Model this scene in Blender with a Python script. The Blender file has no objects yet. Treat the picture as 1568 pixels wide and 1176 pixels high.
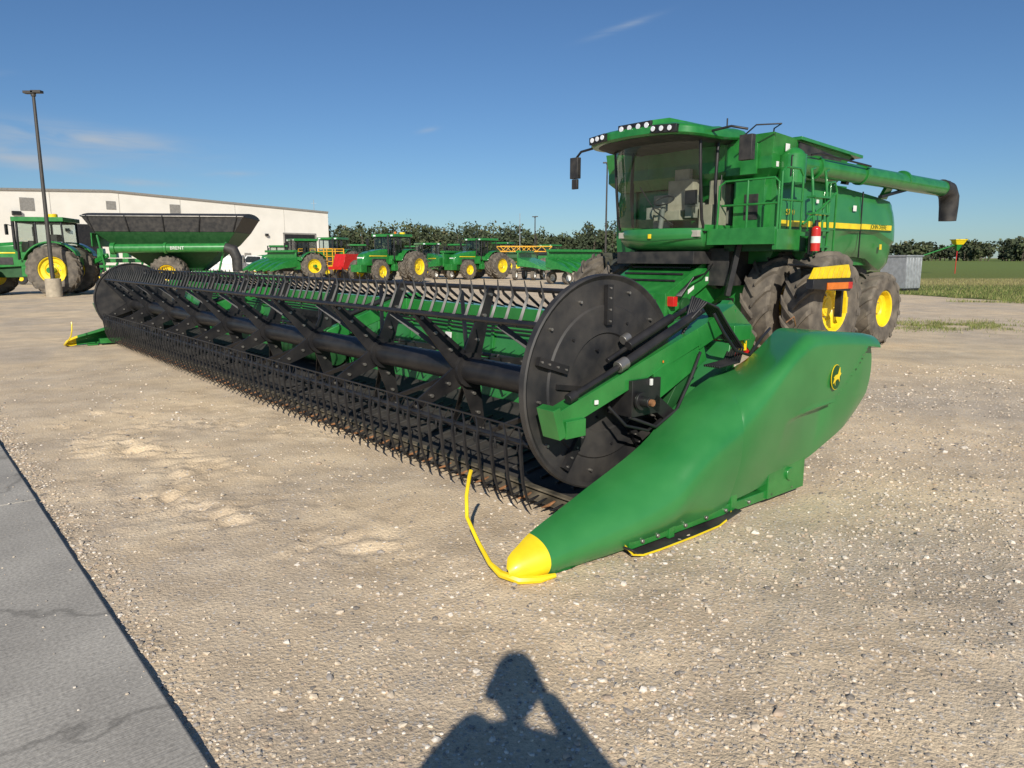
import bpy, math, random
import numpy as np
from mathutils import Vector, Matrix, noise
random.seed(7); rng=np.random.default_rng(7)
R=math.radians
scene=bpy.context.scene
scene.view_settings.view_transform='Standard'
try: scene.view_settings.look='None'
except Exception: pass
scene.view_settings.exposure=0

# ------------------------------------------------------------ materials
def newmat(name):
    m=bpy.data.materials.new(name); m.use_nodes=True
    nt=m.node_tree; b=nt.nodes['Principled BSDF']
    return m,nt,b
def N(nt,t,**k):
    n=nt.nodes.new(t)
    for a,v in k.items(): setattr(n,a,v)
    return n
def ramp(nt,stops):
    r=N(nt,'ShaderNodeValToRGB'); e=r.color_ramp.elements
    while len(e)<len(stops): e.new(.5)
    for i,(p,c) in enumerate(stops):
        e[i].position=p; e[i].color=(c[0],c[1],c[2],1)
    return r
def paint(name,col,rough=.35,metal=0,coat=0,var=.15,dust=.0,scale=6,bump=0):
    m,nt,b=newmat(name)
    tc=N(nt,'ShaderNodeTexCoord'); no=N(nt,'ShaderNodeTexNoise')
    no.inputs['Scale'].default_value=scale; no.inputs['Detail'].default_value=6
    nt.links.new(tc.outputs['Object'],no.inputs['Vector'])
    lo=[c*(1-var) for c in col]; hi=[c*(1+var)+dust*d for c,d in zip(col,(.45,.38,.28))]
    r=ramp(nt,[(.35,lo),(.7,hi)])
    nt.links.new(no.outputs['Fac'],r.inputs['Fac'])
    nt.links.new(r.outputs['Color'],b.inputs['Base Color'])
    mr=N(nt,'ShaderNodeMapRange'); mr.inputs['To Min'].default_value=max(.05,rough-.07); mr.inputs['To Max'].default_value=min(1,rough+.12)
    nt.links.new(no.outputs['Fac'],mr.inputs['Value']); nt.links.new(mr.outputs['Result'],b.inputs['Roughness'])
    b.inputs['Metallic'].default_value=metal
    b.inputs['Coat Weight'].default_value=coat; b.inputs['Coat Roughness'].default_value=.12
    if bump:
        n2=N(nt,'ShaderNodeTexNoise'); n2.inputs['Scale'].default_value=scale*12
        nt.links.new(tc.outputs['Object'],n2.inputs['Vector'])
        bp=N(nt,'ShaderNodeBump'); bp.inputs['Strength'].default_value=bump; bp.inputs['Distance'].default_value=.01
        nt.links.new(n2.outputs['Fac'],bp.inputs['Height']); nt.links.new(bp.outputs['Normal'],b.inputs['Normal'])
    return m
GREEN=paint('green_paint',(.018,.195,.034),.30,coat=.5,dust=.02)
GPLAS=paint('green_plastic',(.026,.200,.046),.32,coat=.35,dust=.03,var=.10,scale=2.5)
YEL=paint('yellow_paint',(.85,.62,.015),.4,coat=.2)
BLK=paint('black_paint',(.012,.012,.014),.42,dust=.03)
BLKM=paint('black_matte',(.020,.020,.022),.58,dust=.07)
DKG=paint('dark_green',(.008,.07,.016),.5,dust=.02)
RUB=paint('tyre_rubber',(.095,.082,.068),.85,dust=.20,scale=5,bump=.3)
STEEL=paint('worn_steel',(.35,.33,.30),.4,metal=.8)
GREY=paint('grey_plastic',(.26,.25,.23),.7)
CABG=paint('cab_trim',(.42,.39,.34),.8)
SEAT=paint('seat_fabric',(.50,.43,.34),.9)
WHT=paint('white_paint',(.75,.75,.72),.5)
RED=paint('red_paint',(.55,.02,.015),.35,coat=.4)
ORG=paint('amber_lens',(.75,.18,.01),.2,coat=.6)
CROP=paint('rusty_knife',(.26,.12,.05),.7,var=.5,scale=20)
KNIF=paint('knife_back',(.09,.075,.05),.6,var=.5,dust=.15,scale=9)
BELT=paint('draper_belt',(.022,.021,.020),.8,dust=.05)
LENS=paint('lamp_lens',(.8,.82,.85),.08,coat=1)
CONC=paint('pole_concrete',(.42,.36,.27),.9,bump=.3)
GALV=paint('galvanised',(.45,.47,.48),.45,metal=.5)
POLE=paint('pole_bronze',(.05,.045,.04),.5)
ORY=paint('yellow_orange',(.75,.38,.02),.45)
SKIN=paint('skin',(.45,.25,.17),.5)
CLOTH=paint('cloth_dark',(.06,.08,.14),.9)
HAIR=paint('hair',(.05,.03,.02),.8)
def glassmat():
    m,nt,b=newmat('tinted_glass'); nt.nodes.remove(b)
    o=nt.nodes['Material Output']
    t=N(nt,'ShaderNodeBsdfTransparent'); t.inputs[0].default_value=(.76,.82,.79,1)
    g=N(nt,'ShaderNodeBsdfGlossy'); g.inputs['Roughness'].default_value=.02
    f=N(nt,'ShaderNodeLayerWeight'); f.inputs[0].default_value=.5
    p=N(nt,'ShaderNodeMath',operation='POWER'); p.inputs[1].default_value=4
    q=N(nt,'ShaderNodeMath',operation='MULTIPLY_ADD'); q.inputs[1].default_value=.6; q.inputs[2].default_value=.06
    mx=N(nt,'ShaderNodeMixShader'); L=nt.links.new
    L(f.outputs['Facing'],p.inputs[0]); L(p.outputs[0],q.inputs[0]); L(q.outputs[0],mx.inputs[0]); L(t.outputs[0],mx.inputs[1]); L(g.outputs[0],mx.inputs[2]); L(mx.outputs[0],o.inputs['Surface'])
    return m
GLASS=glassmat()
DGLS=paint('dark_window_glass',(.02,.025,.03),.08,coat=.8)

# ------------------------------------------------------------ mesh builder
class MB:
    def __init__(s): s.v=[];s.f=[];s.m=[];s.mats=[]
    def mi(s,mat):
        if mat not in s.mats: s.mats.append(mat)
        return s.mats.index(mat)
    def add(s,vs,fs,mat):
        o=len(s.v); s.v+= [tuple(v) for v in vs]; k=s.mi(mat)
        for f in fs: s.f.append([i+o for i in f]); s.m.append(k)
    def box(s,x0,x1,y0,y1,z0,z1,mat):
        s.add([(x0,y0,z0),(x1,y0,z0),(x1,y1,z0),(x0,y1,z0),(x0,y0,z1),(x1,y0,z1),(x1,y1,z1),(x0,y1,z1)],
              [(3,2,1,0),(4,5,6,7),(0,1,5,4),(1,2,6,5),(2,3,7,6),(3,0,4,7)],mat)
    def loft(s,rings,mat,caps=True,closed=True):
        n=len(rings[0]); vs=[p for r in rings for p in r]; fs=[]
        for i in range(len(rings)-1):
            for j in range(n if closed else n-1):
                k=(j+1)%n
                fs.append((i*n+j,i*n+k,(i+1)*n+k,(i+1)*n+j))
        if caps and closed:
            fs.append(tuple(range(n))[::-1]); fs.append(tuple((len(rings)-1)*n+j for j in range(n)))
        s.add(vs,fs,mat)
    def prism(s,pts,y0,y1,mat):
        s.loft([[(x,y0,z) for x,z in pts],[(x,y1,z) for x,z in pts]],mat)
    def cyl(s,p0,p1,r0,mat,r1=None,n=12,caps=True):
        r1=r0 if r1 is None else r1
        s.tube([p0,p1],[r0,r1],mat,n,caps)
    def tube(s,pts,r,mat,n=8,caps=True):
        pts=[Vector(p) for p in pts]
        if not isinstance(r,(list,tuple)): r=[r]*len(pts)
        rings=[];a=None
        for i,p in enumerate(pts):
            d=(pts[min(i+1,len(pts)-1)]-pts[max(i-1,0)]).normalized()
            if a is None:
                a=d.cross(Vector((0,0,1)) if abs(d.z)<.9 else Vector((1,0,0))).normalized()
            else: a=(a-d*a.dot(d)).normalized()
            b=d.cross(a)
            rings.append([tuple(p+(a*math.cos(t)+b*math.sin(t))*r[i]) for t in [2*math.pi*k/n for k in range(n)]])
        s.loft(rings,mat,caps)
    def bar(s,p0,p1,w,h,mat,up=(0,0,1)):
        p0=Vector(p0);p1=Vector(p1);d=(p1-p0).normalized();a=d.cross(Vector(up))
        if a.length<1e-3: a=d.cross(Vector((1,0,0)))
        a.normalize(); b=a.cross(d)
        if not isinstance(w,(list,tuple)): w=(w,w)
        if not isinstance(h,(list,tuple)): h=(h,h)
        rings=[[tuple(p+a*sx*w[i]/2+b*sy*h[i]/2) for sx,sy in((-1,-1),(1,-1),(1,1),(-1,1))] for i,p in enumerate((p0,p1))]
        s.loft(rings,mat)
    def lathe(s,c,prof,mat,n=40):
        rings=[[(c[0]+r*math.cos(t),c[1]+y,c[2]+r*math.sin(t)) for t in [2*math.pi*k/n for k in range(n)]] for r,y in prof]
        s.loft(rings,mat,caps=False)
    def sphere(s,c,r,mat,n=12,m=8,sc=(1,1,1)):
        rings=[]
        for i in range(m+1):
            a=math.pi*i/m
            rr=max(math.sin(a),.001)
            rings.append([(c[0]+r*sc[0]*rr*math.cos(2*math.pi*k/n),c[1]+r*sc[1]*rr*math.sin(2*math.pi*k/n),c[2]+r*sc[2]*math.cos(a)) for k in range(n)])
        s.loft(rings,mat,caps=False)
    def obj(s,name,parent=None,bevel=0,ang=35,seg=2,fixn=True):
        me=bpy.data.meshes.new(name); me.from_pydata(s.v,[],s.f)
        for m in s.mats: me.materials.append(m)
        me.polygons.foreach_set('material_index',s.m)
        if fixn:
            import bmesh
            bm=bmesh.new(); bm.from_mesh(me); bmesh.ops.recalc_face_normals(bm,faces=bm.faces); bm.to_mesh(me); bm.free()
        me.polygons.foreach_set('use_smooth',[True]*len(me.polygons))
        me.set_sharp_from_angle(angle=R(ang)); me.update()
        o=bpy.data.objects.new(name,me); scene.collection.objects.link(o)
        if parent: o.parent=parent
        if bevel:
            b=o.modifiers.new('bevel','BEVEL'); b.width=bevel; b.segments=seg; b.limit_method='ANGLE'; b.angle_limit=R(40)
            b.harden_normals=False
        return o
def empty(name,loc=(0,0,0),rz=0,sc=1):
    e=bpy.data.objects.new(name,None); scene.collection.objects.link(e)
    e.location=loc; e.rotation_euler=(0,0,rz); e.scale=(sc,sc,sc); e.empty_display_size=.3
    return e
def text(name,body,loc,size,mat,parent,rot=(R(90),0,0),ex=.002):
    c=bpy.data.curves.new(name,'FONT'); c.body=body; c.size=size; c.extrude=ex
    c.materials.append(mat); o=bpy.data.objects.new(name,c); scene.collection.objects.link(o)
    o.parent=parent; o.location=loc; o.rotation_euler=rot; return o

def wheel(M,c,r,w,rr,side=0,nl=20,rim=YEL,lug=True):
    h=w/2
    prof=[(rr,-.80*h),(rr+.03*r,-.92*h),(.72*r,-1.0*h),(.86*r,-.98*h),(.915*r,-.84*h),(.93*r,-.4*h),(.935*r,0),(.93*r,.4*h),(.915*r,.84*h),(.86*r,.98*h),(.72*r,1.0*h),(rr+.03*r,.92*h),(rr,.80*h)]
    M.lathe(c,prof,RUB,44)
    for sg in(-1,1):
        M.lathe(c,[(rr+.004,sg*.86*h),(rr*.95,sg*.80*h),(rr*.90,sg*.45*h),(rr*.62,sg*.36*h),(rr*.55,sg*.20*h),(rr*.30,sg*.2*h),(rr*.28,sg*.42*h),(.004,sg*.44*h)],rim,32)
        for k in range(8):
            t=2*math.pi*k/8; x=c[0]+rr*.43*math.cos(t); z=c[2]+rr*.43*math.sin(t)
            M.cyl((x,c[1]+sg*.19*h,z),(x,c[1]+sg*.27*h,z),.018*r/.8,STEEL,n=6)
    if not lug: return
    for sgn in (-1,1):
        for k in range(nl):
            a0=2*math.pi*(k+(.5 if sgn>0 else 0))/nl
            rings=[]
            for fy,da,rin,rout,wd in((-.03,0,.90,.995,.22),(.35,.16,.90,1.0,.23),(.80,.34,.88,.985,.30),(1.0,.42,.82,.925,.38),(1.03,.44,.76,.80,.38)):
                a=a0+da*2*math.pi/nl*2.2; hw=wd*math.pi/nl*.95
                y=c[1]+sgn*fy*h
                ring=[]
                for aa,ro in((a-hw,rin),(a-hw*.75,rout),(a+hw*.75,rout),(a+hw,rin)):
                    ring.append((c[0]-r*ro*math.cos(aa),y,c[2]+r*ro*math.sin(aa)))
                rings.append(ring)
            M.loft(rings,RUB)

# ------------------------------------------------------------ world / light / camera
SUN_EL=29.8
w=bpy.data.worlds.new('World'); scene.world=w; w.use_nodes=True
nt=w.node_tree; bg=nt.nodes['Background']; L=nt.links.new
sky=N(nt,'ShaderNodeTexSky'); sky.sky_type='NISHITA'; sky.sun_disc=False
sky.sun_elevation=R(SUN_EL); sky.sun_rotation=R(180); sky.air_density=.95; sky.dust_density=.2; sky.ozone_density=3.2
tc=N(nt,'ShaderNodeTexCoord'); sx=N(nt,'ShaderNodeSeparateXYZ'); L(tc.outputs['Generated'],sx.inputs[0])
def MA(op,a,b=None,c=None):
    n=N(nt,'ShaderNodeMath',operation=op)
    for i,x in enumerate((a,b,c)):
        if x is None: continue
        if isinstance(x,(int,float)): n.inputs[i].default_value=x
        else: L(x,n.inputs[i])
    return n.outputs[0]
az=MA('ARCTAN2',sx.outputs[0],sx.outputs[1]); el=MA('ARCSINE',sx.outputs[2])
cv=N(nt,'ShaderNodeCombineXYZ'); L(az,cv.inputs[0]); L(MA('MULTIPLY',el,6.0),cv.inputs[1])
cn=N(nt,'ShaderNodeTexNoise'); cn.inputs['Scale'].default_value=10; cn.inputs['Detail'].default_value=8; cn.inputs['Distortion'].default_value=.6
L(cv.outputs[0],cn.inputs['Vector'])
cf=MA('MULTIPLY',MA('SUBTRACT',cn.outputs['Fac'],.30),2.6)
tot=None
for a0,e0,wa,we,sl,st in((-.50,.133,.085,.011,-.05,1.0),(-.585,.108,.06,.011,-.08,1.0),(-.46,.088,.05,.004,0,.7),(-.36,.101,.03,.0035,.08,.55),(.142,.281,.036,.0038,.26,.55),(-.11,.162,.012,.003,.2,.4),(-.60,.19,.02,.003,.2,.3),(-.55,.125,.14,.022,-.06,.28)):
    da=MA('SUBTRACT',az,a0); de=MA('SUBTRACT',MA('SUBTRACT',el,e0),MA('MULTIPLY',da,sl))
    q=MA('ADD',MA('POWER',MA('ABSOLUTE',MA('DIVIDE',da,wa)),2),MA('POWER',MA('ABSOLUTE',MA('DIVIDE',de,we)),2))
    g=MA('MULTIPLY',MA('EXPONENT',MA('MULTIPLY',q,-1)),st)
    tot=g if tot is None else MA('ADD',tot,g)
n=N(nt,'ShaderNodeMath',operation='MULTIPLY',use_clamp=True); L(tot,n.inputs[0]); L(cf,n.inputs[1])
tint=N(nt,'ShaderNodeMixRGB',blend_type='MULTIPLY'); tint.inputs[0].default_value=1; tint.inputs[2].default_value=(.66,.86,1.06,1); L(sky.outputs[0],tint.inputs[1])
mx=N(nt,'ShaderNodeMixRGB'); L(n.outputs[0],mx.inputs[0]); L(tint.outputs[0],mx.inputs[1]); mx.inputs[2].default_value=(5.4,6.3,7.4,1)
L(mx.outputs[0],bg.inputs[0]); bg.inputs[1].default_value=.077

sl=bpy.data.lights.new('sun','SUN'); sl.energy=5.0; sl.angle=R(.5); sl.color=(1,.93,.81)
so=bpy.data.objects.new('sun',sl); scene.collection.objects.link(so)
so.rotation_euler=Vector((.0,math.cos(R(SUN_EL)),-math.sin(R(SUN_EL)))).to_track_quat('-Z','Y').to_euler()
so.location=(0,-20,20)
cd=bpy.data.cameras.new('camera'); cam=bpy.data.objects.new('camera',cd); scene.collection.objects.link(cam)
cam.location=(0,0,1.6); cam.rotation_euler=(R(90-9.8),0,0); cd.sensor_width=36; cd.lens=25.71; cd.clip_start=.02; cd.clip_end=5000
scene.camera=cam

# ------------------------------------------------------------ ground
def ground_mat():
    m,nt,b=newmat('gravel_ground'); L=nt.links.new
    tc=N(nt,'ShaderNodeTexCoord')
    def noi(s,d=6,dist=0,rough=.6):
        n=N(nt,'ShaderNodeTexNoise'); n.inputs['Scale'].default_value=s; n.inputs['Detail'].default_value=d; n.inputs['Distortion'].default_value=dist; n.inputs['Roughness'].default_value=rough
        L(tc.outputs['Object'],n.inputs['Vector']); return n
    def vor(s):
        n=N(nt,'ShaderNodeTexVoronoi'); n.inputs['Scale'].default_value=s; L(tc.outputs['Object'],n.inputs['Vector']); return n
    big=noi(.45,5,.4); mid=noi(2.0,6); fin=noi(60,6)
    base=ramp(nt,[(.3,(.58,.465,.325)),(.5,(.70,.57,.405)),(.72,(.82,.68,.49))]); L(mid.outputs[0],base.inputs[0])
    b2=ramp(nt,[(.36,(.80,.80,.83)),(.62,(1.08,1.04,.97))]); L(big.outputs[0],b2.inputs[0])
    mu=N(nt,'ShaderNodeMixRGB',blend_type='MULTIPLY'); mu.inputs[0].default_value=1; L(base.outputs[0],mu.inputs[1]); L(b2.outputs[0],mu.inputs[2])
    v=vor(55); v2=vor(130)
    st=ramp(nt,[(0,(.26,.24,.22)),(.3,(.44,.40,.36)),(.6,(.62,.56,.48)),(.85,(.80,.75,.68)),(1,(.38,.30,.23))])
    sp=N(nt,'ShaderNodeSeparateColor'); L(v.outputs['Color'],sp.inputs[0]); L(sp.outputs[0],st.inputs[0])
    sel=N(nt,'ShaderNodeMath',operation='MULTIPLY_ADD'); L(sp.outputs[1],sel.inputs[0]); sel.inputs[1].default_value=1
    gx=N(nt,'ShaderNodeSeparateXYZ'); L(tc.outputs['Object'],gx.inputs[0])
    mr=N(nt,'ShaderNodeMapRange'); mr.inputs['From Min'].default_value=-2; mr.inputs['From Max'].default_value=3.5; mr.inputs['To Min'].default_value=-.30; mr.inputs['To Max'].default_value=.16
    L(gx.outputs[0],mr.inputs['Value'])
    ad=N(nt,'ShaderNodeMath',operation='ADD'); L(mr.outputs[0],ad.inputs[0])
    bm=N(nt,'ShaderNodeMath',operation='MULTIPLY_ADD'); L(big.outputs[0],bm.inputs[0]); bm.inputs[1].default_value=-1.2; bm.inputs[2].default_value=.6
    L(bm.outputs[0],ad.inputs[1]); L(ad.outputs[0],sel.inputs[2])
    gt=N(nt,'ShaderNodeMath',operation='GREATER_THAN'); L(sel.outputs[0],gt.inputs[0]); gt.inputs[1].default_value=.55
    ed=N(nt,'ShaderNodeMath',operation='LESS_THAN'); L(v.outputs['Distance'],ed.inputs[0]); ed.inputs[1].default_value=.42
    fa=N(nt,'ShaderNodeMath',operation='MULTIPLY'); L(gt.outputs[0],fa.inputs[0]); L(ed.outputs[0],fa.inputs[1])
    fa2=N(nt,'ShaderNodeMath',operation='MULTIPLY'); L(fa.outputs[0],fa2.inputs[0]); fa2.inputs[1].default_value=.75
    mx=N(nt,'ShaderNodeMixRGB'); L(fa2.outputs[0],mx.inputs[0]); L(mu.outputs[0],mx.inputs[1]); L(st.outputs[0],mx.inputs[2])
    fr=ramp(nt,[(.3,(.80,.80,.80)),(.7,(1.12,1.12,1.12))]); L(fin.outputs[0],fr.inputs[0])
    m3=N(nt,'ShaderNodeMixRGB',blend_type='MULTIPLY'); m3.inputs[0].default_value=1; L(mx.outputs[0],m3.inputs[1]); L(fr.outputs[0],m3.inputs[2])
    L(m3.outputs[0],b.inputs['Base Color']); b.inputs['Roughness'].default_value=.95; b.inputs['Specular IOR Level'].default_value=.2
    h1=N(nt,'ShaderNodeMath',operation='MULTIPLY_ADD'); L(v.outputs['Distance'],h1.inputs[0]); h1.inputs[1].default_value=-.8
    f2=N(nt,'ShaderNodeMath',operation='MULTIPLY'); L(fin.outputs[0],f2.inputs[0]); f2.inputs[1].default_value=1.0; L(f2.outputs[0],h1.inputs[2])
    h2=N(nt,'ShaderNodeMath',operation='MULTIPLY_ADD'); L(v2.outputs['Distance'],h2.inputs[0]); h2.inputs[1].default_value=-.45; L(h1.outputs[0],h2.inputs[2])
    n8=noi(14,8,0,.8); h3=N(nt,'ShaderNodeMath',operation='MULTIPLY_ADD'); L(n8.outputs[0],h3.inputs[0]); h3.inputs[1].default_value=.9; L(h2.outputs[0],h3.inputs[2])
    bp=N(nt,'ShaderNodeBump'); bp.inputs['Strength'].default_value=.55; bp.inputs['Distance'].default_value=.009
    L(h3.outputs[0],bp.inputs['Height']); L(bp.outputs[0],b.inputs['Normal'])
    return m
GMAT=ground_mat()
def axis(lo,hi,step,far):
    a=list(np.arange(lo,hi,step)); d=step; x=a[-1]
    out=[]
    while x<far: d*=1.25; x+=d; out.append(x)
    d=step;x=a[0];o2=[]
    while x>-far: d*=1.25; x-=d; o2.append(x)
    return o2[::-1]+a+out
xs=axis(-7.5,9,.04,2500); ys=axis(1.2,11,.04,2500)
def gh(x,y):
    fade=max(0,min(1,(11-y)/3))*max(0,min(1,(8.2-abs(x-.7))/2))*(1 if y>.2 else 0)
    if fade<=0: return 0
    h=.020*noise.noise(Vector((x*.8,y*.8,0)))+.009*noise.noise(Vector((x*2.6,y*2.6,3)))+.005*noise.noise(Vector((x*7,y*7,5)))
    wob=.12*noise.noise(Vector((x*.7,y*.7,31)))
    for (cx_,cy_,ux,uy,Lh,hw,am) in((-2.3,5.2,-.62,.78,2.3,.28,.020),(-3.1,5.6,-.62,.78,2.0,.26,.022),(-2.5,6.9,-.97,.25,2.2,.25,.020),(-1.2,4.3,-.75,.66,1.2,.25,.012),(1.9,3.0,.6,.8,1.2,.22,.004)):
        u=ux*(x-cx_)+uy*(y-cy_); v=-uy*(x-cx_)+ux*(y-cy_)+wob
        if abs(u)>Lh*1.4 or abs(v)>hw*2: continue
        k=math.exp(-(v/hw)**4)*math.exp(-(u/Lh)**6)
        if k>.02:
            br=max(0,min(1,.45+1.9*noise.noise(Vector((x*1.9,y*1.9,11)))))
            h+=k*br*(.8*am*math.sin(u*2*math.pi/.19+5*noise.noise(Vector((x*2.6,y*2.6,9))))+1.8*am*noise.noise(Vector((x*9,y*9,2)))+1.0*am*noise.noise(Vector((x*18,y*18,22))))
        h+=.013*math.exp(-((abs(v)-hw*1.15)/.05)**2)*math.exp(-(u/Lh)**6)*(.5+noise.noise(Vector((x*4,y*4,14))))
    # faint tyre ruts sweeping across the yard
    for (ax_,bx_,cx_) in((.55,.10,.3),(.55,.10,2.0)):
        d_=(x-(cx_+ax_*(y-2)+bx_*math.sin(y*.6)))/1.14
        h-=.007*math.exp(-(d_/.20)**4)
        h+=.005*math.exp(-((abs(d_)-.25)/.04)**2)
    lum=max(0,noise.noise(Vector((x*.55,y*.55,40)))+.15)*(1 if x<.5 else .3)
    h+=.034*lum*max(0,noise.noise(Vector((x*7,y*7,8))))+.024*lum*max(0,noise.noise(Vector((x*15,y*15,12))))
    return h*fade
nx,ny=len(xs),len(ys)
vs=np.zeros((nx*ny,3)); 
k=0
for y in ys:
    for x in xs:
        vs[k]=(x,y,gh(x,y)-.004 if (abs(x)<9 and y<11.2) else -.004); k+=1
idx=np.arange(nx*ny).reshape(ny,nx)
fs=np.stack([idx[:-1,:-1],idx[:-1,1:],idx[1:,1:],idx[1:,:-1]],-1).reshape(-1,4)
def npmesh(name,vs,fs,mats,mi=None,smooth=True,parent=None):
    me=bpy.data.meshes.new(name); nv=len(vs); nf=len(fs); k=fs.shape[1]
    me.vertices.add(nv); me.vertices.foreach_set('co',np.asarray(vs,dtype=np.float32).ravel())
    me.loops.add(nf*k); me.loops.foreach_set('vertex_index',np.asarray(fs,dtype=np.int32).ravel())
    me.polygons.add(nf); me.polygons.foreach_set('loop_start',np.arange(0,nf*k,k,dtype=np.int32))
    try: me.polygons.foreach_set('loop_total',np.full(nf,k,dtype=np.int32))
    except Exception: pass
    for m in mats: me.materials.append(m)
    if mi is not None: me.polygons.foreach_set('material_index',np.asarray(mi,dtype=np.int32))
    me.polygons.foreach_set('use_smooth',np.full(nf,smooth))
    me.update(calc_edges=True); me.validate()
    o=bpy.data.objects.new(name,me); scene.collection.objects.link(o)
    if parent: o.parent=parent
    return o
npmesh('ground',vs,fs,[GMAT])

ico_v=[];t=(1+5**.5)/2
for a,b in((-1,t),(1,t),(-1,-t),(1,-t)): ico_v.append((a,b,0))
for a,b in((-1,t),(1,t),(-1,-t),(1,-t)): ico_v.append((0,a,b))
for a,b in((t,-1),(t,1),(-t,-1),(-t,1)): ico_v.append((a,0,b))
ico_v=np.array(ico_v)/math.sqrt(1+t*t)
ico_f=np.array([(0,11,5),(0,5,1),(0,1,7),(0,7,10),(0,10,11),(1,5,9),(5,11,4),(11,10,2),(10,7,6),(7,1,8),(3,9,4),(3,4,2),(3,2,6),(3,6,8),(3,8,9),(4,9,5),(2,4,11),(6,2,10),(8,6,7),(9,8,1)])
PEB=[paint('pebble_%d'%i,c,.9,var=.3,scale=30) for i,c in enumerate([(.56,.47,.36),(.70,.63,.54),(.36,.32,.28),(.22,.195,.17),(.50,.39,.29),(.62,.53,.41)])]
V=[];F=[];MI=[];cnt=0
tries=0
while cnt<26000 and tries<300000:
    tries+=1
    y=1.6+ (random.random()**1.6)*9.5; x=random.uniform(-.75,.78)*y
    dens=.20+.66*min(1,max(0,(x+1.2)/3.0))
    dens*=.25+1.6*max(0,noise.noise(Vector((x*.9,y*.9,20)))+.30)
    if random.random()>dens: continue
    if (x+.964)*.76+(y-2.085)*.65<.02: continue
    sz=.0022+.0058*random.random()**2.2+(.009*random.random() if random.random()<.05 else 0)
    sz*=1+.06*y
    q=ico_v*(1+rng.uniform(-.28,.28,(12,1)))*np.array([sz*random.uniform(.8,1.5),sz*random.uniform(.8,1.3),sz*random.uniform(.5,.9)])
    a=random.random()*6.28; ca,sa=math.cos(a),math.sin(a)
    q=q@np.array([[ca,sa,0],[-sa,ca,0],[0,0,1]])
    q+=np.array([x,y,gh(x,y)-.004+sz*.25]); V.append(q); F.append(ico_f+12*cnt); MI+= [random.choice((0,0,1,1,2,2,3,4,5,5))]*20; cnt+=1
for i in range(2600):
    s_=random.uniform(-.2,11)**1.0; off=abs(random.gauss(0,.09))+.02
    x=-.964-.649*s_+.76*off; y=2.085+.76*s_+.65*off
    sz=(.003+.006*random.random()**2)*(1+.05*s_)
    q=ico_v*(1+rng.uniform(-.28,.28,(12,1)))*np.array([sz*1.2,sz,sz*.7])
    q+=np.array([x,y,gh(x,y)-.004+sz*.3]); V.append(q); F.append(ico_f+12*cnt); MI+=[random.choice((0,1,2,3,4,5))]*20; cnt+=1
# a few stones kicked up onto the slab
for i in range(260):
    s_=random.uniform(-.2,9); off=-abs(random.gauss(0,.35))-.01
    x=-.964-.649*s_+.76*off; y=2.085+.76*s_+.65*off; sz=.002+.004*random.random()**2
    q=ico_v*(1+rng.uniform(-.28,.28,(12,1)))*np.array([sz*1.2,sz,sz*.7])
    q+=np.array([x,y,.028+sz*.4]); V.append(q); F.append(ico_f+12*cnt); MI+=[random.choice((0,1,2,3,4,5))]*20; cnt+=1
npmesh('gravel',np.concatenate(V),np.concatenate(F),PEB,MI,smooth=False)

def conc_mat():
    m,nt,b=newmat('apron_concrete'); L=nt.links.new
    tc=N(nt,'ShaderNodeTexCoord')
    n1=N(nt,'ShaderNodeTexNoise'); n1.inputs['Scale'].default_value=1.6; n1.inputs['Detail'].default_value=8; L(tc.outputs['Object'],n1.inputs['Vector'])
    n2=N(nt,'ShaderNodeTexNoise'); n2.inputs['Scale'].default_value=70; n2.inputs['Detail'].default_value=6; L(tc.outputs['Object'],n2.inputs['Vector'])
    r=ramp(nt,[(.3,(.34,.315,.275)),(.7,(.52,.485,.42))]); L(n1.outputs[0],r.inputs[0])
    r2=ramp(nt,[(.3,(.70,.70,.70)),(.7,(1.16,1.16,1.16))]); L(n2.outputs[0],r2.inputs[0])
    mu=N(nt,'ShaderNodeMixRGB',blend_type='MULTIPLY'); mu.inputs[0].default_value=1; L(r.outputs[0],mu.inputs[1]); L(r2.outputs[0],mu.inputs[2])
    v=N(nt,'ShaderNodeTexVoronoi'); v.feature='DISTANCE_TO_EDGE'; v.inputs['Scale'].default_value=.55
    n4=N(nt,'ShaderNodeTexNoise'); n4.inputs['Scale'].default_value=3; n4.inputs['Detail'].default_value=8; L(tc.outputs['Object'],n4.inputs['Vector'])
    mv=N(nt,'ShaderNodeMixRGB'); mv.inputs[0].default_value=.35; L(tc.outputs['Object'],mv.inputs[1]); L(n4.outputs['Color'],mv.inputs[2]); L(mv.outputs[0],v.inputs['Vector'])
    rc=ramp(nt,[(0,(.55,.55,.55)),(.004,(.62,.62,.62)),(.009,(1,1,1))]); L(v.outputs['Distance'],rc.inputs[0])
    mu2=N(nt,'ShaderNodeMixRGB',blend_type='MULTIPLY'); mu2.inputs[0].default_value=.7; L(mu.outputs[0],mu2.inputs[1]); L(rc.outputs[0],mu2.inputs[2])
    L(mu2.outputs[0],b.inputs['Base Color']); b.inputs['Roughness'].default_value=.85
    mp=N(nt,'ShaderNodeMapping'); mp.inputs['Scale'].default_value=(160,4,4); L(tc.outputs['Object'],mp.inputs[0])
    n3=N(nt,'ShaderNodeTexNoise'); n3.inputs['Scale'].default_value=1; L(mp.outputs[0],n3.inputs['Vector'])
    bp=N(nt,'ShaderNodeBump'); bp.inputs['Strength'].default_value=.6; bp.inputs['Distance'].default_value=.004; L(n3.outputs[0],bp.inputs['Height']); L(bp.outputs[0],b.inputs['Normal'])
    return m
CM=conc_mat()
ang=math.atan2(.76,-.649)
ap=empty('concrete_apron',(-.964,2.085,0),ang)
M=MB()
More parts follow.
